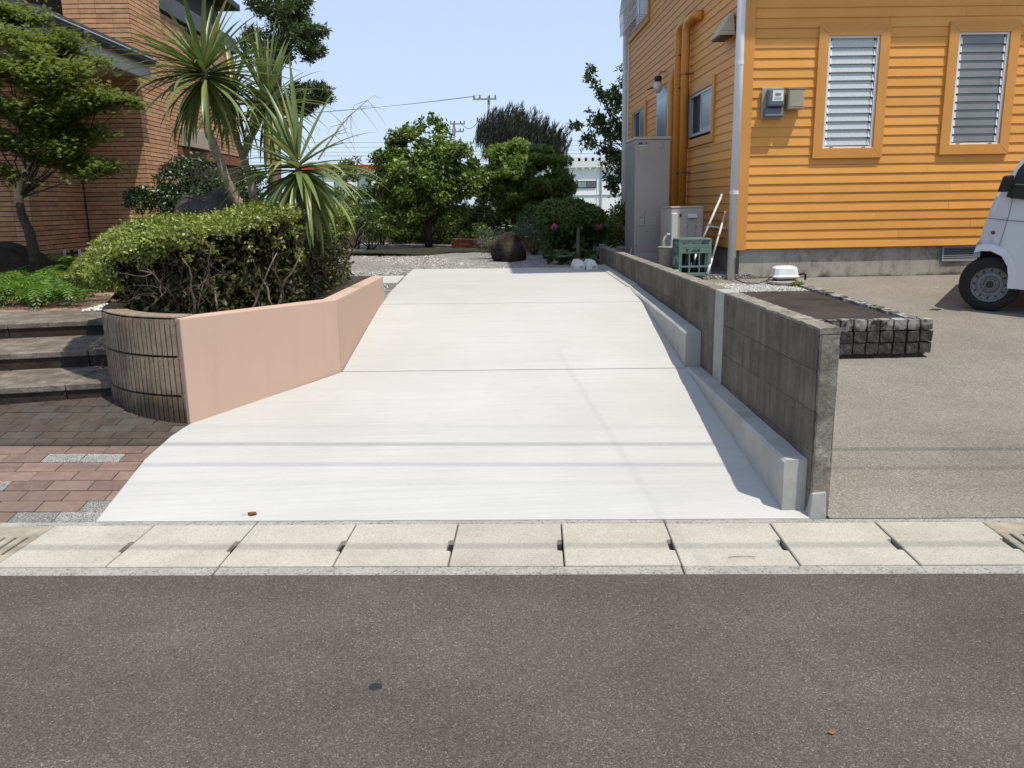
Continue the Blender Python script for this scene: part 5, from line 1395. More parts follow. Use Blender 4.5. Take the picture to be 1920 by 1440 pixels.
# thin leaf skin and dark lower leaves on the cut face
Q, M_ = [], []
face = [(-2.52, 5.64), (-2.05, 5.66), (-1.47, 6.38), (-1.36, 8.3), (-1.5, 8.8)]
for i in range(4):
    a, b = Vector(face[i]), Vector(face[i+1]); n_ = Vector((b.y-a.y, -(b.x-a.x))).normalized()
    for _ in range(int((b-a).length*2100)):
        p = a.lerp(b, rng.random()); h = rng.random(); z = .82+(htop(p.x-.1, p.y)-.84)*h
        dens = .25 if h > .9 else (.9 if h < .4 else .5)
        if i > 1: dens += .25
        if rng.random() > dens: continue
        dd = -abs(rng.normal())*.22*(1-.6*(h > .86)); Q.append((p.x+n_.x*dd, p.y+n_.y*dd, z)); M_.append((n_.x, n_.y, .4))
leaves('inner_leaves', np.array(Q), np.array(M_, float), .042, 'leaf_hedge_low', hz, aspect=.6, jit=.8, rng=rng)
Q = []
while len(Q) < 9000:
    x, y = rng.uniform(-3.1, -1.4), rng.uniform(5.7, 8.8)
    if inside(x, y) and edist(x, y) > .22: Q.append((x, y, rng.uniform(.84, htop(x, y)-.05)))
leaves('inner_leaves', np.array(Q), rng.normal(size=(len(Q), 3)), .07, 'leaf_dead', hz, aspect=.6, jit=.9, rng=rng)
# sprigs of the lit top running down the face
Q, M_ = [], []
for i in range(3):
    a, b = Vector(face[i]), Vector(face[i+1]); n_ = Vector((b.y-a.y, -(b.x-a.x))).normalized()
    for _ in range(int((b-a).length*16)):
        p = a.lerp(b, rng.random()); zt = htop(p.x-.1, p.y+.05); z = zt-.05-rng.random()**1.8*.34
        q, m_ = clump(rng, (p.x+n_.x*.01, p.y+n_.y*.01, z), (.045, .045, .06), 34, .9); Q.append(q); M_.append(m_)
leaves('face_sprigs', np.concatenate(Q), np.concatenate(M_), .028, 'leaf_hedge', hz, aspect=.6, jit=.7, rng=rng)
# stems and twigs on the cut face
stems = MB()
for i in range(30):
    f_ = rng.random(); seg = 0 if f_ < .25 else (1 if f_ < .72 else 2); a, b = Vector(face[seg]), Vector(face[seg+1]); n_ = Vector((b.y-a.y, -(b.x-a.x))).normalized()
    q = a.lerp(b, rng.random()); dep = abs(rng.normal())*.16+.03; p = Vector((q.x-n_.x*dep, q.y-n_.y*dep, .80)); r_ = rng.uniform(.005, .011)
    d = Vector((rng.normal()*.25, rng.normal()*.25, 1)).normalized(); pts = [p]; H_ = rng.uniform(.35, .66); st_ = 6
    for k in range(st_):
        d = (d+Vector(rng.normal(size=3))*.30+Vector((0, 0, .12))).normalized(); pts.append(pts[-1]+d*H_/st_)
    stems.tube(pts, [r_*(1-.6*k/st_) for k in range(st_+1)], 6)
    for k in range(2, st_+1):
        for _ in range(2):
            e = (d+Vector(rng.normal(size=3))*.8).normalized(); s_ = pts[k]; tp = [s_]
            for m_ in range(4): e = (e+Vector(rng.normal(size=3))*.35).normalized(); tp.append(tp[-1]+e*rng.uniform(.03, .07))
            stems.tube(tp, [r_*.38, r_*.3, r_*.24, r_*.18, r_*.12], 4, cap=False)
tag(stems.build('stems', 'twig', hz, smooth=True, fix=False), kind='stuff')
for i in range(5):
    low = MB()
    a, b = Vector(face[1]), Vector(face[2]); q = a.lerp(b, (i+.5)/5+rng.normal()*.05); n_ = Vector((b.y-a.y, -(b.x-a.x))).normalized()
    p = Vector((q.x-n_.x*.05, q.y-n_.y*.05, .80)); d = Vector((rng.normal()*.2, rng.normal()*.2, 1)).normalized(); pts = [p]
    for k in range(6): d = (d+Vector(rng.normal(size=3))*.26+Vector((0, 0, .22))).normalized(); pts.append(pts[-1]+d*.085)
    low.tube(pts, [.010-.0011*k for k in range(7)], 7)
    low.build('pale_stem', 'bark_grey', hz, smooth=True, fix=False)
# --- cabbage palms
LV = []
def strap(el, L, w, droop, seed):
    r = random.Random(seed); k = 9; mb = MB(); p = Vector((.02, 0, 0)); a = el; tw = r.uniform(-.25, .25); side = r.uniform(-.12, .12)
    pts = []
    for i in range(k+1):
        f = i/k; ww = w*(.55+.45*min(1, f*4))*(1-f**2.6)*.5+.0008
        d = Vector((math.cos(a), side*f, math.sin(a))); nrm_ = Vector((-math.sin(a), tw*f, math.cos(a)))
        s_ = Vector((0, 1, 0)); pts.append((p.copy(), s_, ww, nrm_)); p += d*(L/k); a -= droop*(.25+1.5*f*f)/k*3.0*(1 if a > -1.5 else 0)
    for p, s_, ww, nn in pts: mb.v += [tuple(p-s_*ww+nn*ww*.35), tuple(p-nn*ww*.15), tuple(p+s_*ww+nn*ww*.35)]
    for i in range(k): b = i*3; mb.f += [(b, b+1, b+4, b+3), (b+1, b+2, b+5, b+4)]
    me = bpy.data.meshes.new('leaf'); me.from_pydata(mb.v, [], mb.f); me.materials.append(MATS['leaf_strap'])
    for q in me.polygons: q.use_smooth = True
    return me
bands = [(1.30, .06), (1.0, .14), (.70, .24), (.42, .36), (.14, .46), (-.15, .55), (-.5, .55), (-.9, .40)]
for bi, (el, dr_) in enumerate(bands): LV.append([strap(el+random.Random(bi*9+v).uniform(-.13, .13), random.Random(bi+v).uniform(.9, 1.08), .056, dr_*random.Random(v+bi*3).uniform(.75, 1.25), bi*10+v) for v in range(4)])
def palm_head(t, c, scale, counts, skirt=0):
    for bi, n_ in enumerate(counts):
        for k in range(n_):
            o = bpy.data.objects.new('leaf', rnd.choice(LV[bi])); o.parent = t; o.location = Vector(c)-BASE[t]+Vector((0, 0, .05-.02*bi)); az_ = rnd.uniform(0, 2*math.pi)
            o.rotation_euler = (0, rnd.uniform(-.1, .1), az_); s_ = scale*rnd.uniform(.8, 1.12); o.scale = (s_, s_*rnd.uniform(.75, 1.05)/max(.75, scale), s_); col.objects.link(o)
def palm(label, base, paths, heads, r0_):
    t = thing('cabbage_palm', base, label, 'palm'); mb = MB()
    for pth in paths:
        pp = [Vector(p) for p in pth]; pts = []
        for a, b in zip(pp[:-1], pp[1:]):
            for k in range(6): pts.append(a.lerp(b, k/6)+Vector(rng.normal(size=3))*.004)
        pts.append(pp[-1]); n_ = len(pts); mb.tube(pts, [r0_*(1.15-.35*i/n_+.05*math.sin(i*2.4)) for i in range(n_)], 10)
    mb.build('trunk', 'cordyline_trunk', t, smooth=True, fix=False)
    for c, s_, cnt in heads: palm_head(t, c, s_, cnt)
    return t
full = [5, 10, 16, 20, 22, 22, 22, 18]
g1 = pY(540, 575, 6.9); g1.z = .78; m1 = pY(566, 430, 6.9); h1 = pY(560, 308, 6.9)
palm('low cabbage palm with drooping straps rising through the hedge beside the pink wall bend', g1, [[g1, pY(556, 500, 6.9), m1, pY(563, 360, 6.9), h1]], [(h1, .72, [5, 5, 6, 9, 14, 20, 28, 26])], .034)
b2 = pY(470, 440, 8.0); b2.z = .78; h2 = pY(383, 132, 8.0)
palm('tall cabbage palm with a wide spiky head in front of the brick house corner', b2, [[b2, pY(455, 395, 8), pY(425, 335, 8), pY(400, 275, 8), pY(388, 235, 8), pY(385, 180, 8), h2]], [(h2, .76, full)], .038)
b3 = pY(480, 440, 8.5); b3.z = .78; h3 = pY(500, 190, 8.5); h4 = pY(436, 172, 8.6)
palm('forked cabbage palm with two heads standing behind the tall single one', b3, [[b3, pY(478, 390, 8.5), pY(465, 320, 8.5), pY(452, 285, 8.5), pY(436, 235, 8.5), h4], [pY(457, 290, 8.5), pY(475, 245, 8.5), h3]], [(h3, .70, [8, 8, 8, 9, 9, 12, 14, 12]), (h4, .62, [4, 4, 6, 7, 8, 9, 9, 6])], .036)

def blob(rng_, c, r, n_=3, amp=.18, seed=0):
    bm = bmesh.new(); bmesh.ops.create_icosphere(bm, subdivisions=n_, radius=1); r_ = random.Random(seed)
    ph = [(Vector((r_.uniform(-1, 1), r_.uniform(-1, 1), r_.uniform(-1, 1))).normalized(), r_.uniform(2, 7), r_.uniform(0, 6), r_.uniform(.3, 1)) for _ in range(14)]
    for v in bm.verts:
        d = v.co.normalized(); k = 1+sum(a*math.sin(f*d.dot(w_)+p) for w_, f, p, a in ph)*amp/4
        v.co = Vector((d.x*r[0]*k+c[0], d.y*r[1]*k+c[1], d.z*r[2]*k+c[2]))
    mb = MB(); mb.v = [tuple(v.co) for v in bm.verts]; mb.f = [tuple(v.index for v in f.verts) for f in bm.faces]; bm.free(); return mb
def rock(label, c, r, m, seed): 
    return tag(blob(rng, c, r, 4, .32, seed).build('boulder', m, base=(c[0], c[1], c[2]-r[2]*.7)), label, 'boulder')
c = pY(385, 365, 8.9); rock('rough dark grey boulder behind the hedge under the palms', (c.x, c.y, 1.32), (.40, .36, .45), 'rock_dark', 14)
c = pY(35, 475, 10.0); rock('mossy brown boulder at the foot of the maple by the porch', (c.x-.3, 10.3, .80), (.55, .45, .36), 'rock_brown', 5)
c = pZ(953, 488, .73); rock('upright brown garden boulder between the brick edging and the topiary', (c.x, c.y+.2, .73+.13), (.24, .23, .33), 'rock_brown', 61)
# glossy shrub behind the hedge
def shrub(name, label, c, r, ncl, clr, per, size, m, asp=.55, cat='shrub', zg_=.72, stemc='bark_dark', group=None, lobes=1):
    t = thing(name, (c[0], c[1], zg_), label, cat, group); P, N, C = crown(rng, c, r, ncl, clr, per, zmin=zg_+.05)
    mb = MB()
    for k in sel(C, 8): limbs(rng, mb, (c[0]+rng.normal()*.05, c[1]+rng.normal()*.05, zg_-.02), [k], .014)
    tag(mb.build('stems', stemc, t, smooth=True, fix=False), kind='stuff'); leaves('foliage', P, N, size, m, t, aspect=asp, jit=.65, rng=rng, lobes=lobes); return t
c = pY(330, 345, 10.2); shrub('glossy_shrub', 'dark glossy leaved shrub in front of the brick house corner', (c.x, 10.2, 1.55), (.62, .5, .62), 50, .17, 330, .042, 'leaf_glossy')
c = pY(450, 350, 10.4); shrub('glossy_shrub', 'dark glossy leaved shrub behind the palm trunks and boulder', (c.x, 10.4, 1.45), (.6, .5, .6), 46, .17, 330, .042, 'leaf_glossy')

# maple on the left
MY = 9.6
b = pY(68, 470, MY); b.z = .95; k1 = pY(40, 400, MY); k2 = pY(42, 345, MY)
cl = []
for px, py, rx, rz, dy in ((40, 60, 60, 32, 0), (100, 85, 55, 26, .3), (30, 120, 70, 34, -.3), (120, 130, 75, 26, .1), (170, 105, 38, 14, .2), (40, 190, 75, 38, .2), (110, 185, 70, 32, -.2), (185, 190, 55, 24, .1), (235, 192, 28, 12, 0), (60, 250, 85, 38, 0), (140, 240, 60, 30, .2), (20, 300, 60, 30, -.1), (100, 300, 70, 26, .1), (175, 310, 42, 18, 0), (-30, 160, 70, 70, 0), (-40, 260, 60, 60, .1), (10, 30, 60, 25, .2)):
    q = pY(px, py, MY+dy); cl.append((q, rx*MY/FPX, rz*MY/FPX))
t = tree('maple_tree', 'green maple with layered lacy foliage in front of the porch', b, [((b.x, b.y, .80), .07), (pY(55, 435, MY), .055), (k1, .046), (pY(36, 372, MY), .04)], [c[0] for c in cl], .013, 'bark_dark')
MB().tube([pY(36, 380, MY), pY(34, 340, MY)], [.05, .048], 9).build('cut_stub', 'bark_pale', t, smooth=True)
P, N = [], []
def fbm(p): return (np.sin(p[:, 0]*5.1+1.3*np.sin(p[:, 2]*7+p[:, 1]*3))+np.sin(p[:, 1]*6.3+p[:, 2]*4.1)+np.sin(p[:, 2]*17+2*np.sin(p[:, 0]*4+p[:, 1]*2.2)))/3
for q, rx, rz in cl:
    n_ = int(2600*(rx/.4)*(rz/.18)**.6)
    d = rng.normal(size=(n_*3, 3))*np.array((rx*.52, rx*.48, rz*.50)); pp = np.array(q)[None]+d
    pp[:, 2] -= (d[:, 0]**2+d[:, 1]**2)*.22
    pp = pp[fbm(pp)+rng.normal(size=len(pp))*.22 > .12][:n_]
    P.append(pp); N.append(np.tile(np.array([[0, -.15, 1.0]]), (len(pp), 1)))
leaves('crown', np.concatenate(P), np.concatenate(N), .046, 'leaf_maple', t, aspect=.26, jit=.38, lobes=5, spread=2.6, rng=rng)

# ferns under it: fronds one cannot count
V, F = [], []
def frond(p, az_, L, el):
    d = np.array((math.cos(az_), math.sin(az_), 0)); s_ = np.array((-math.sin(az_), math.cos(az_), 0)); q = np.array(p, float); a = el
    n_ = 13
    for i in range(n_):
        f = i/n_; dr_ = d*math.cos(a)+np.array((0, 0, math.sin(a))); q = q+dr_*L/n_; a -= .14+.05*f
        w = L*.30*(1-f)**.8*(.4+.6*min(1, f*5)); up = np.array((0, 0, 1.0))
        for sg in (-1, 1):
            b0 = len(V); tip = q+s_*sg*w+dr_*w*.45-up*w*.25
            V.extend([q, q+(tip-q)*.5+dr_*L*.022, tip, q+(tip-q)*.5-dr_*L*.022]); F.append((b0, b0+1, b0+2, b0+3))
for i in range(560):
    px, py = rng.uniform(-40, 170), rng.uniform(492, 560); zf = .70+.10*(560-py)/68
    p = pZ(px, py+8, zf)
    if p.y > 12.5 or p.y < 7.9: continue
    frond((p.x, p.y, zf-.02), rng.uniform(0, 6.28), rng.uniform(.36, .58), rng.uniform(.8, 1.35))
tag(npmesh('ferns', np.array(V), np.array(F), 'leaf_fern'), 'bright green fern ground cover beside the brick path', 'ferns', kind='stuff')

# tall cloud pruned tree
CY = 12.2; b = pY(512, 380, CY); b.z = .74
cl = [(pY(525, 45, CY), 78, 62), (pY(500, 95, CY), 55, 45), (pY(565, 75, CY), 50, 40), (pY(520, 10, CY), 70, 45), (pY(582, 178, CY), 50, 24), (pY(555, 195, CY), 34, 22), (pY(505, 190, CY), 26, 30)]
t = tree('cloud_pruned_tree', 'tall cloud pruned evergreen with a round head rising behind the palms', b, [((b.x, b.y, .70), .11), (pY(514, 300, CY), .09), (pY(518, 220, CY), .075), (pY(520, 140, CY), .06), (pY(524, 95, CY), .045)], [c[0] for c in cl[:4]], .03, 'bark_grey')
mb = MB(); limbs(rng, mb, pY(516, 250, CY), [cl[4][0], cl[5][0], cl[6][0]], .035); mb.build('limb', 'bark_grey', t, smooth=True, fix=False)
P, N = [], []
for q, rx, rz in cl:
    rx, rz = rx*CY/FPX, rz*CY/FPX
    for _ in range(int(26 if rx > .38 else 14)):
        d = rng.normal(size=3); d /= np.linalg.norm(d); cc = np.array(q)+d*np.array((rx*.85, rx*.85, rz*.8))*rng.uniform(.55, 1.0)
        a, n_ = clump(rng, cc, (.12, .12, .085), 125, .8); P.append(a); N.append(n_)
P, N = np.concatenate(P), np.concatenate(N)
leaves('crown', P, N, .072, 'leaf_cloud', t, aspect=.28, jit=.7, rng=rng, axis=(.25, -.1, .25), ajit=.9)

# garden: round camellia like tree
GY = 16.6; b = pZ(804, 463, .73); GY = b.y
t = tree('round_tree', 'round headed bright green garden tree on the gravel', (b.x, b.y, .73), [((b.x, b.y, .68), .085), (pY(803, 430, GY), .075), (pY(803, 405, GY), .065), (pY(806, 370, GY), .05)], [], .03, 'bark_dark')
cc = pY(800, 338, GY); k = GY/FPX
P, N, C = crown(rng, (cc.x, cc.y, cc.z), (93*k, 80*k, 90*k), 175, .19, 150, .6)
leaves('crown', P, N, .085, 'leaf_round', t, aspect=.55, jit=.6, rng=rng)
mb = MB(); limbs(rng, mb, pY(804, 405, GY), sel(C, 22), .022); mb.build('limb', 'bark_dark', t, smooth=True, fix=False)
P2 = []; 
for px, py in ((735, 262), (705, 300), (790, 238), (830, 240), (815, 228), (760, 250), (715, 330)):
    a, n_ = clump(rng, pY(px, py, GY), (.16, .16, .16), 120, .9); P2.append(a)
P2 = np.concatenate(P2); leaves('outer_sprays', P2, rng.normal(size=P2.shape), .085, 'leaf_round', t, aspect=.55, jit=.6, rng=rng)
# garden maple
b = pZ(966, 452, .76); QY = 18.0; cc = pY(978, 338, QY); k = QY/FPX; bx_ = pY(966, 440, QY)
t = tree('garden_maple', 'broad dark green maple beside the round tree in the gravel garden', (bx_.x, QY, .74), [((bx_.x, QY, .70), .075), (pY(962, 400, QY), .06), (pY(958, 375, QY), .045)], [], .02, 'bark_dark')
P, N, C = crown(rng, (cc.x, cc.y, cc.z), (86*k, 80*k, 64*k), 165, .20, 135, .65, .6)
leaves('crown', P, N, .095, 'leaf_garden_maple', t, aspect=.3, jit=.5, lobes=4, spread=2.2, rng=rng)
mb = MB(); limbs(rng, mb, pY(960, 395, QY), sel(C, 18), .022); mb.build('limb', 'bark_dark', t, smooth=True, fix=False)
b3_ = pY(1000, 440, QY+.3); mb = MB().tube([b3_, pY(990, 395, QY+.3), pY(978, 370, QY)], [.05, .045, .03], 8); mb.build('limb', 'bark_dark', t, smooth=True)
# feathery dark conifer behind
FY = 21.5; k = FY/FPX; cc = pY(975, 285, FY); bx_ = pY(990, 420, FY)
t = tree('feathery_conifer', 'dark feathery conifer with upswept plumes behind the garden maple', (bx_.x, FY, .62), [((bx_.x, FY, .58), .10), (pY(985, 350, FY), .08), (pY(975, 290, FY), .05)], [], .03, 'bark_dark')
P, N = [], []
for _ in range(1150):
    x, y, z = rng.uniform(-1, 1), rng.uniform(-1, 1), rng.uniform(-1, 1)
    if x*x+y*y+z*z > 1: continue
    top = 55*(1-.42*max(0, x)) ; base_ = np.array(pY(972+x*84, 290-z*top*.95+12*x, FY+y*1.0))
    lean = np.array((.30+.18*x, 0, 1.0)); lean /= np.linalg.norm(lean); L = rng.uniform(.35, .62)
    m_ = 34; tt = rng.random((m_, 1)); P.append(base_+lean*tt*L+rng.normal(size=(m_, 3))*.035*(1.15-tt)); N.append(rng.normal(size=(m_, 3)))
leaves('crown', np.concatenate(P), np.concatenate(N), .17, 'leaf_pine', t, aspect=.10, jit=.9, rng=rng, axis=(.36, 0, 1.0), ajit=.26, fold=.02, droop=0)
# topiary with flat clipped head
b = pZ(1085, 488, .73); TY = b.y; k = TY/FPX
t = tree('topiary_tree', 'clipped mushroom shaped topiary on a thin trunk by the block wall', (b.x, b.y, .73), [((b.x, b.y, .68), .035), (pY(1084, 450, TY), .028), (pY(1085, 425, TY), .025)], [pY(1050, 395, TY), pY(1075, 395, TY), pY(1100, 395, TY), pY(1120, 398, TY), pY(1090, 385, TY)], .016, 'bark_grey')
P, N = [], []
cc = pY(1072, 400, TY)
for _ in range(16000):
    a = rng.uniform(0, 6.28); r_ = rng.random()**.5; x, y = r_*math.cos(a), r_*math.sin(a)
    dome = math.sqrt(max(0, 1-r_**3)); up_ = rng.random() < .75
    z = ((.20+.035*math.sin(3*a+r_*4)+.03*math.sin(7*x+1))*dome if up_ else -.08*(1-r_)**.3+.05)-abs(rng.normal())*.03+(.03*rng.random() if rng.random() < .1 else 0)
    ox = 60*k; tilt = -.06*x
    P.append((cc.x+x*ox, cc.y+y*ox*.8, cc.z+z+tilt-.04)); N.append((x*.6, y*.6, 1 if up_ else -.5))
leaves('crown', np.array(P), np.array(N, float), .045, 'leaf_topiary', t, aspect=.5, jit=.6, rng=rng)
# tree by the back corner of the orange house
KY = 18.5; cl = []
for px, py, r_ in ((1150, 205, 30), (1165, 240, 34), (1135, 235, 26), (1118, 222, 16), (1145, 270, 30), (1168, 290, 30), (1160, 325, 22), (1125, 175, 12), (1108, 130, 8), (1112, 150, 8), (1172, 150, 16), (1080, 235, 8), (1100, 265, 10), (1150, 350, 16), (1190, 230, 40), (1190, 300, 40), (1190, 160, 25), (1140, 300, 14), (1155, 175, 16)):
    cl.append((pY(px, py, KY), r_*KY/FPX))
bb = pY(1185, 420, KY); t = tree('cherry_tree', 'loose leafy tree leaning out from behind the orange house', (bb.x, KY, .62), [((bb.x, KY, .58), .09), (pY(1186, 340, KY), .075), (pY(1184, 290, KY), .06)], [c[0] for c in cl], .022, 'bark_dark')
P, N = [], []
for q, r_ in cl:
    for _ in range(max(4, int(r_*44))):
        cc = np.array(q)+rng.normal(size=3)*r_*.5; a, n_ = clump(rng, cc, (.13, .13, .1), 26, .9); P.append(a); N.append(n_)
P, N = np.concatenate(P), np.concatenate(N); leaves('crown', P, N, .10, 'leaf_cherry', t, aspect=.42, jit=.7, rng=rng, axis=(0, 0, -.35), ajit=.8)

# shrubs along the back of the garden
for px, py, Y, rx, rz, mm, nm, lab in (
    (715, 400, 18.4, .6, .5, 'leaf_shrub', 'leafy_shrub', 'dense shrub left of the round tree against the back wall'),
    (820, 400, 19.0, .75, .5, 'leaf_glossy', 'leafy_shrub', 'dark shrub filling the gap between round tree and maple'),
    (905, 410, 18.9, .6, .45, 'leaf_glossy', 'leafy_shrub', 'dark leafy shrub below the crown of the garden maple'),
    (1010, 415, 18.9, .6, .4, 'leaf_shrub', 'leafy_shrub', 'shrub in front of the field grass right of the maple trunk'),
    (660, 360, 17.5, .66, .66, 'leaf_round', 'leafy_shrub', 'light green leafy shrub between the low palm and the round tree'),
    (690, 420, 16.0, .55, .32, 'leaf_shrub', 'leafy_shrub', 'low spreading shrub at the foot of the back wall by the palm'),
    (850, 425, 18.6, .60, .42, 'leaf_shrub', 'leafy_shrub', 'mid green shrub behind the red brick edging'),
    (895, 435, 17.6, .38, .34, 'leaf_shrub', 'leafy_shrub', 'small bright shrub beside the upright garden boulder'),
    (930, 452, 13.2, .26, .26, 'leaf_grey', 'grey_shrub', 'grey green daisy bush left of the upright boulder'),
    (1000, 450, 14.2, .42, .30, 'leaf_grey', 'grey_shrub', 'grey green daisy bush between boulder and hydrangea'),
    (1015, 430, 15.5, .45, .40, 'leaf_hydrangea', 'leafy_shrub', 'broad leaved shrub under the garden maple'),
    (1130, 440, 15.2, .42, .45, 'leaf_shrub', 'leafy_shrub', 'dark shrub behind the topiary next to the water tank'),
    (760, 430, 18.8, .5, .3, 'leaf_shrub', 'leafy_shrub', 'shrub in the shade behind the round tree trunk'),
    (1180, 420, 16.8, .5, .5, 'leaf_cherry', 'leafy_shrub', 'shrub behind the water tank under the leaning tree')):
    c = pY(px, py, Y); c.z = max(c.z, .74+rz*.6)
    shrub(nm, lab, (c.x, Y, c.z), (rx, rx*.8, rz), int(30*rx/.5), .15, 130, .06 if mm != 'leaf_grey' else .04, mm, .5 if mm != 'leaf_grey' else .2)
# hydrangea
HYY = 13.4; c = pY(1065, 445, HYY)
t = shrub('hydrangea', 'hydrangea bush with pink mophead blooms behind the topiary trunk', (c.x, HYY, 1.12), (.50, .35, .40), 26, .15, 60, .13, 'leaf_hydrangea', .65)
for px, py in ((1040, 425), (1124, 424)):
    q = pY(px, py, HYY-.3); P, N = clump(rng, q, (.058, .058, .05), 260, .35); leaves('bloom', P, N, .028, 'petal_pink', t, aspect=.9, jit=.3, rng=rng)
# hostas
for k, (px, py) in enumerate(((1040, 482), (1065, 478), (1100, 478), (1122, 482), (1055, 490))):
    c = pZ(px, py, .74); t = thing('hosta', (c.x, c.y, .73), 'broad leaved hosta clump round the topiary foot', 'hosta', 'hostas under the topiary')
    n_ = 26; P = np.tile(np.array((c.x, c.y, .76)), (n_, 1))+rng.normal(size=(n_, 3))*np.array((.06, .06, .02)); a = rng.uniform(0, 6.28, n_)
    mb_ = []
    for i in range(n_):
        e = np.array((math.cos(a[i]), math.sin(a[i]), rng.uniform(.1, .9))); e /= np.linalg.norm(e); P[i] += e*rng.uniform(.04, .14); mb_.append((-e[0]*.4, -e[1]*.4, 1))
    leaves('foliage', P, np.array(mb_), .17, 'leaf_hydrangea', t, aspect=.7, jit=.35, rng=rng, droop=.25)
    mb = MB()
    for i in range(8): mb.tube([(c.x, c.y, .72), tuple(P[i])], .005, 4)
    mb.build('stalks', 'leaf_hydrangea', t, fix=False)
# white daisies over the grey bushes
for k in range(14):
    px, py = rng.uniform(905, 1010), rng.uniform(418, 450); q = pY(px, py, rng.uniform(13.2, 14.2))
    t = thing('daisy', (q.x, q.y, .74), 'white daisy flower on a thin stalk above the grey bushes', 'flower', 'white daisies by the boulder')
    MB().tube([(q.x+rng.normal()*.03, q.y, .74), (q.x, q.y, q.z)], .003, 4).build('stalk', 'leaf_shrub', t, fix=False)
    mb = MB()
    for j in range(10):
        a = j*.628; mb.poly([(q.x, q.y, q.z), (q.x+.024*math.cos(a-.25), q.y+.024*math.sin(a-.25), q.z+.008), (q.x+.03*math.cos(a), q.y+.03*math.sin(a), q.z+.006), (q.x+.024*math.cos(a+.25), q.y+.024*math.sin(a+.25), q.z+.008)])
    mb.build('petals', 'petal_white', t, fix=False)
# red brick edging of the flower bed
be = thing('brick_edging', (.2, 15.6, .72), 'low red brick edging round the flower bed behind the boulder', 'edging')
p0 = pZ(846, 464, .73); p1 = pZ(935, 470, .73); p2 = pZ(1030, 472, .73); 
def edge_run(a, b):
    d = (b-a); L = d.length; d.normalize(); n_ = Vector((-d.y, d.x, 0)); k = max(1, int(L/.215))
    for r_ in range(3):
        for i in range(k):
            s0, s1 = L*i/k+.004+(.1 if r_ % 2 else 0), L*(i+1)/k-.004+(.1 if r_ % 2 else 0)
            if s1 > L: s1 = L
            if s1-s0 < .04: continue
            q = [a+d*s0, a+d*s1, a+d*s1+n_*.1, a+d*s0+n_*.1]; z0 = .72+r_*.064
            MB().hexa([(p.x, p.y, z0) for p in q]+[(p.x, p.y, z0+.058) for p in q]).build('brick', 'red_brick', be)
edge_run(p0, p1); edge_run(p1, p2)
# moss mound, its dark colour painted as the round tree's cast shadow
mbm = blob(rng, (-1.0, 15.2, .71), (1.5, .75, .07), 4, .3, 12); tag(mbm.build('shaded_moss_mound', 'shaded_moss', base=(-1.0, 15.2, .70)), 'dark mossy earth mound under the round tree', 'mound')
# low wall at the back
gwl = thing('garden_back_wall', (-2.6, 19.4, .72), 'low grey block wall closing the back of the garden', 'wall')
for r_ in range(2):
    for k in range(28):
        x = -7.5+k*.4+(.2 if r_ else 0); MB().box(x+.004, x+.396, 19.4, 19.5, .70+r_*.2, .70+r_*.2+.195).build('block', 'old_block', gwl)
# field grass beyond
n_ = 26000; P = np.stack([rng.uniform(-7, 6, n_), 19.8+rng.random(n_)**1.5*18, np.full(n_, .60)], 1)
leaves('field_grass', P, rng.normal(size=(n_, 3)), .42, 'grass_blade', rng=rng, aspect=.045, axis=(.1, 0, 1), ajit=.28, droop=.08, fold=.0)
tag(bpy.data.objects['field_grass'], 'tall green grass in the field behind the garden', 'grass', kind='stuff')
# palm dead flower stalk
st_ = MB(); a = h1+Vector((.1, .3, .05)); 
e_ = pY(690, 188, 7.2); pts = [a.lerp(e_, i/6)+Vector((0, 0, .05*math.sin(i/6*3.1))) for i in range(7)]; st_.tube(pts, [.008-.001*i for i in range(7)], 5)
for i in range(16):
    s0 = pts[2+i % 5]; d = Vector((rng.normal()*.5+.2, rng.normal()*.3, rng.normal()*.5)).normalized(); st_.tube([s0, s0+d*.12, s0+d*.2+Vector((.03, 0, -.05))], [.003, .002, .001], 4)
st_.build('flower_stalk', 'bark_pale', bpy.data.objects['cabbage_palm'], fix=False)

# ================================================================== FAR BUILDINGS, POLES, WIRES
wy = 62.0
wh_ = thing('white_warehouse', (8, wy, .6), 'white metal clad warehouse with ribbed eaves beyond the field', 'warehouse')
xa, xb = pY(1070, 305, wy).x, pY(1290, 305, wy).x; zt_ = pY(1110, 302, wy).z
MB().box(xa, xb, wy, wy+14, .5, zt_).build('wall', 'white_wall', wh_)
x_ = xa
while x_ < xb: MB().box(x_+.03, min(xb, x_+1.86)-.03, wy-.05, wy-.002, .6, zt_-.02).build('wall_panel', 'white_wall', wh_); x_ += 1.9
k = 0; x_ = xa-.3
while x_ < xb: MB().box(x_, x_+.30, wy-.25, wy+.2, zt_, zt_+.22).build('roof_rib', 'white_trim', wh_); x_ += .5
MB().box(xa-.3, xb+.3, wy-.2, wy+14, zt_+.23, zt_+.3).build('roof', 'white_trim', wh_)
MB().box(xa-.35, xb, wy-.28, wy-.2, zt_-.45, zt_-.02).build('eave_band', 'white_trim', wh_)
wa, wb = pY(1083, 341, wy), pY(1116, 351, wy); wn = MB().box(wa.x-.06, wb.x+.06, wy-.10, wy-.055, wb.z-.06, wa.z+.06).build('window', 'dark_fascia', wh_)
MB().box(wa.x, (wa.x+wb.x)/2-.03, wy-.115, wy-.102, wb.z, wa.z).build('pane', 'frosted_glass', wn); MB().box((wa.x+wb.x)/2+.03, wb.x, wy-.115, wy-.102, wb.z, wa.z).build('pane', 'meter_grey', wn)
MB().box(xa, xb, wy-.09, wy-.052, pY(1130, 366, wy).z-.05, pY(1130, 366, wy).z+.05).build('rail_band', 'alu', wh_)
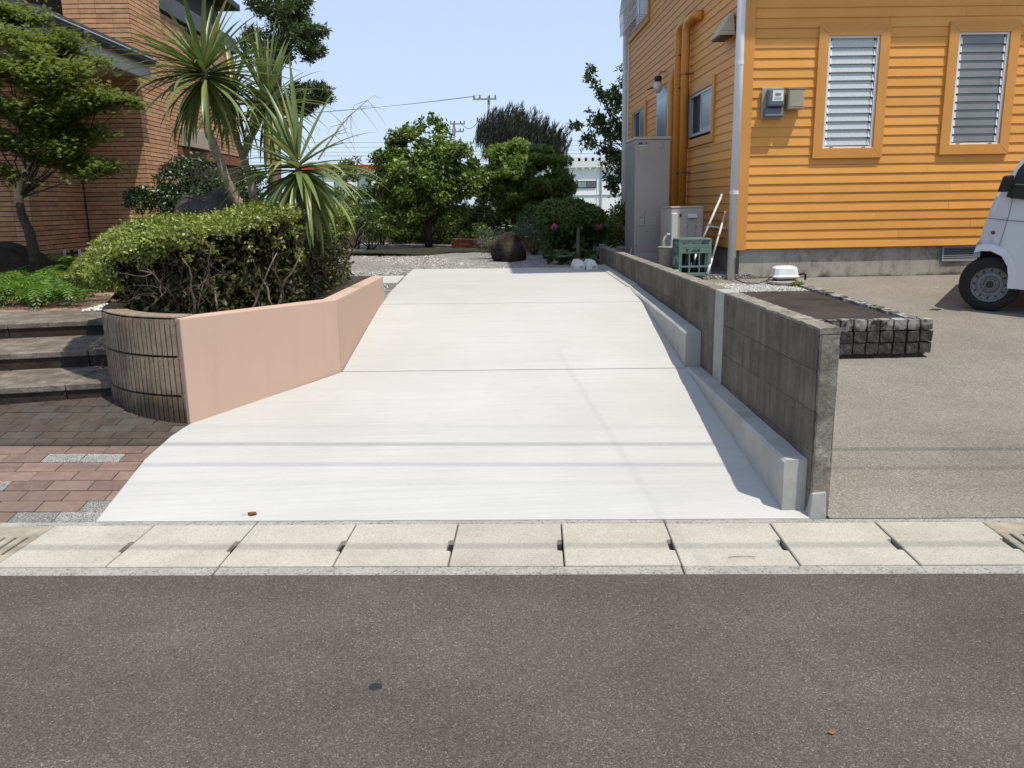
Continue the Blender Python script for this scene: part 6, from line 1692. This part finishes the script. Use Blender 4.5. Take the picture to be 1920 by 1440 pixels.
for px in (1127,): q = pY(px, 340, wy).x; MB().tube([(q, wy-.12, .6), (q, wy-.12, zt_-.4)], .07, 8).build('downpipe', 'alu', wh_)
xc = pY(1000, 315, wy+1).x; zt2 = pY(1060, 312, wy+1).z
MB().box(xc, xa-.35, wy+1, wy+12, .5, zt2).build('wing_wall', 'white_wall', wh_)
MB().box(xc-.2, xa-.36, wy+.8, wy+12.2, zt2+.001, zt2+.35).build('wing_roof', 'white_trim', wh_)
q0, q1 = pY(1023, 345, wy+1), pY(1055, 358, wy+1); MB().box(q0.x, q1.x, wy+.93, wy+.99, q1.z, q0.z).build('window', 'dark_fascia', wh_)
ry = 80.0; xa, xb = pY(560, 315, ry).x, pY(706, 315, ry).x; z0 = pY(660, 318, ry).z; z1 = pY(660, 309, ry).z
rb = thing('red_roof_shop', ((xa+xb)/2, ry, .6), 'low far building with a bright red roof band behind the palm', 'building')
MB().box(xa, xb, ry+.3, ry+10, .5, z0).build('wall', 'white_wall', rb)
MB().box(xa-.3, xb+.3, ry, ry+10.3, z0+.001, z1).build('roof', 'red_roof', rb)
x_ = xa+1
while x_ < xb-1.5: f_ = MB().box(x_, x_+1.2, ry+.22, ry+.28, 1.6, z0-.5).build('window', 'dark_fascia', rb); MB().box(x_+.08, x_+1.12, ry+.19, ry+.215, 1.7, z0-.6).build('pane', 'frosted_glass', f_); x_ += 2.2
def pole(px, pytop, Y, label, arms):
    q = pY(px, pytop, Y); t = thing('utility_pole', (q.x, Y, .6), label, 'utility pole')
    MB().tube([(q.x, Y, .4), (q.x, Y, q.z)], [.13, .08], 10).build('shaft', 'pole_concrete', t, smooth=True)
    for dz, L, dx in arms:
        MB().box(q.x+dx-L/2, q.x+dx+L/2, Y-.16, Y-.08, q.z-dz, q.z-dz+.1).build('crossarm', 'pole_concrete', t)
        for f in (-.45, -.2, .2, .45): MB().lathe([(.03, 0), (.06, .06), (.03, .1), (.05, .14), (.02, .2)], (q.x+dx+f*L, Y-.12, q.z-dz+.1), seg=8).build('insulator', 'cable_black', t)
    return q
pa = pole(916, 180, 55, 'tall concrete utility pole with two crossarms rising behind the dark conifer', ((.25, 1.5, -.25), (1.6, 1.1, -.25)))
MB().lathe([(.16, 0), (.18, .1), (.18, .5), (.12, .6)], (pa.x-.4, 54.8, pa.z-2.2), seg=12).build('transformer', 'cable_black', bpy.data.objects['utility_pole'])
pb = pole(851, 229, 70, 'shorter far utility pole showing above the round tree', ((.2, 1.2, .3), (.8, 1.0, .3)))
def cable(label, pts, r_, group=None, cat='cable'):
    pts = [Vector(p) for p in pts]; c = pts[len(pts)//2]
    mb = MB(); mb.tube(pts, r_, 6); return tag(mb.build('power_cable', 'cable_black', base=tuple(pts[0]), smooth=True), label, cat, group)
def sag(a, b, s, n_=14): a, b = Vector(a), Vector(b); return [a.lerp(b, i/n_)-Vector((0, 0, s*4*(i/n_)*(1-i/n_))) for i in range(n_+1)]
for k, (dx, dz) in enumerate(((-.9, .1), (-.3, .6))):
    e_ = pY(560, 206+k*5, 62); cable(('lower', 'upper')[k]+' of two thin power lines running from the tall pole past the palms', sag((pa.x+dx, 54.9, pa.z-.05+dz*.2), (e_.x-14, 62, e_.z-.2), .5), .011, 'lines from the tall pole')
cable('service line sloping from the tall pole down to the shorter pole', sag((pa.x-.6, 54.9, pa.z-1.4), (pb.x+.6, 69.9, pb.z-.1), .5), .02)
for k, py in enumerate((263, 272, 281, 288, 300, 305)):
    a, b = pY(380, py+4, 75), pY(1300, py-4, 75); cable(ORD[k]+' far power line counted downwards from the top, low over the horizon', sag((a.x, 75, a.z), (b.x, 75, b.z), .15), .011 if k != 3 else .016, 'far lines over the horizon')
# overhead lines along the street whose shadows stripe the driveway
def street_line(px, py, h, r_, nm_):
    z = .0
    p = None
    d = ray(px, py)
    for t in np.linspace(2, 14, 4000):
        q = CAM+d*t
        if q[2] <= zs(q[0], q[1]): p = Vector(q); break
    c = p+SUNV*((h-p.z)/SUNV.z)
    cable(nm_+' black power line strung overhead along the street, its shadow striping the ground', [c-RA*24, c-RA*8, c, c+RA*8, c+RA*24], r_, 'street lines overhead')
for px, py, h, r_ in ((900, 833, 6.3, .0095), (900, 871, 6.0, .0065), (900, 800, 6.9, .002), (900, 1024, 7.6, .011), (900, 905, 7.2, .002)): street_line(px, py, h, r_, {6.3: 'thick', 6.0: 'lowest', 6.9: 'fine middle', 7.6: 'highest thick', 7.2: 'finest'}[h])

def ground_at(px, py):
    d = ray(px, py)
    for t in np.linspace(2, 14, 4000):
        q = CAM+d*t
        if q[2] <= zs(q[0], q[1]): return Vector(q)
a_, b_ = ground_at(1090, 730), ground_at(1235, 962)
a_ = a_+SUNV*((5.3-a_.z)/SUNV.z); b_ = b_+SUNV*((5.7-b_.z)/SUNV.z); d_ = (b_-a_).normalized()
cable('slanting service cable strung from the street towards the orange house roof', [a_-d_*1.0, a_, b_, b_+d_*7], .002)
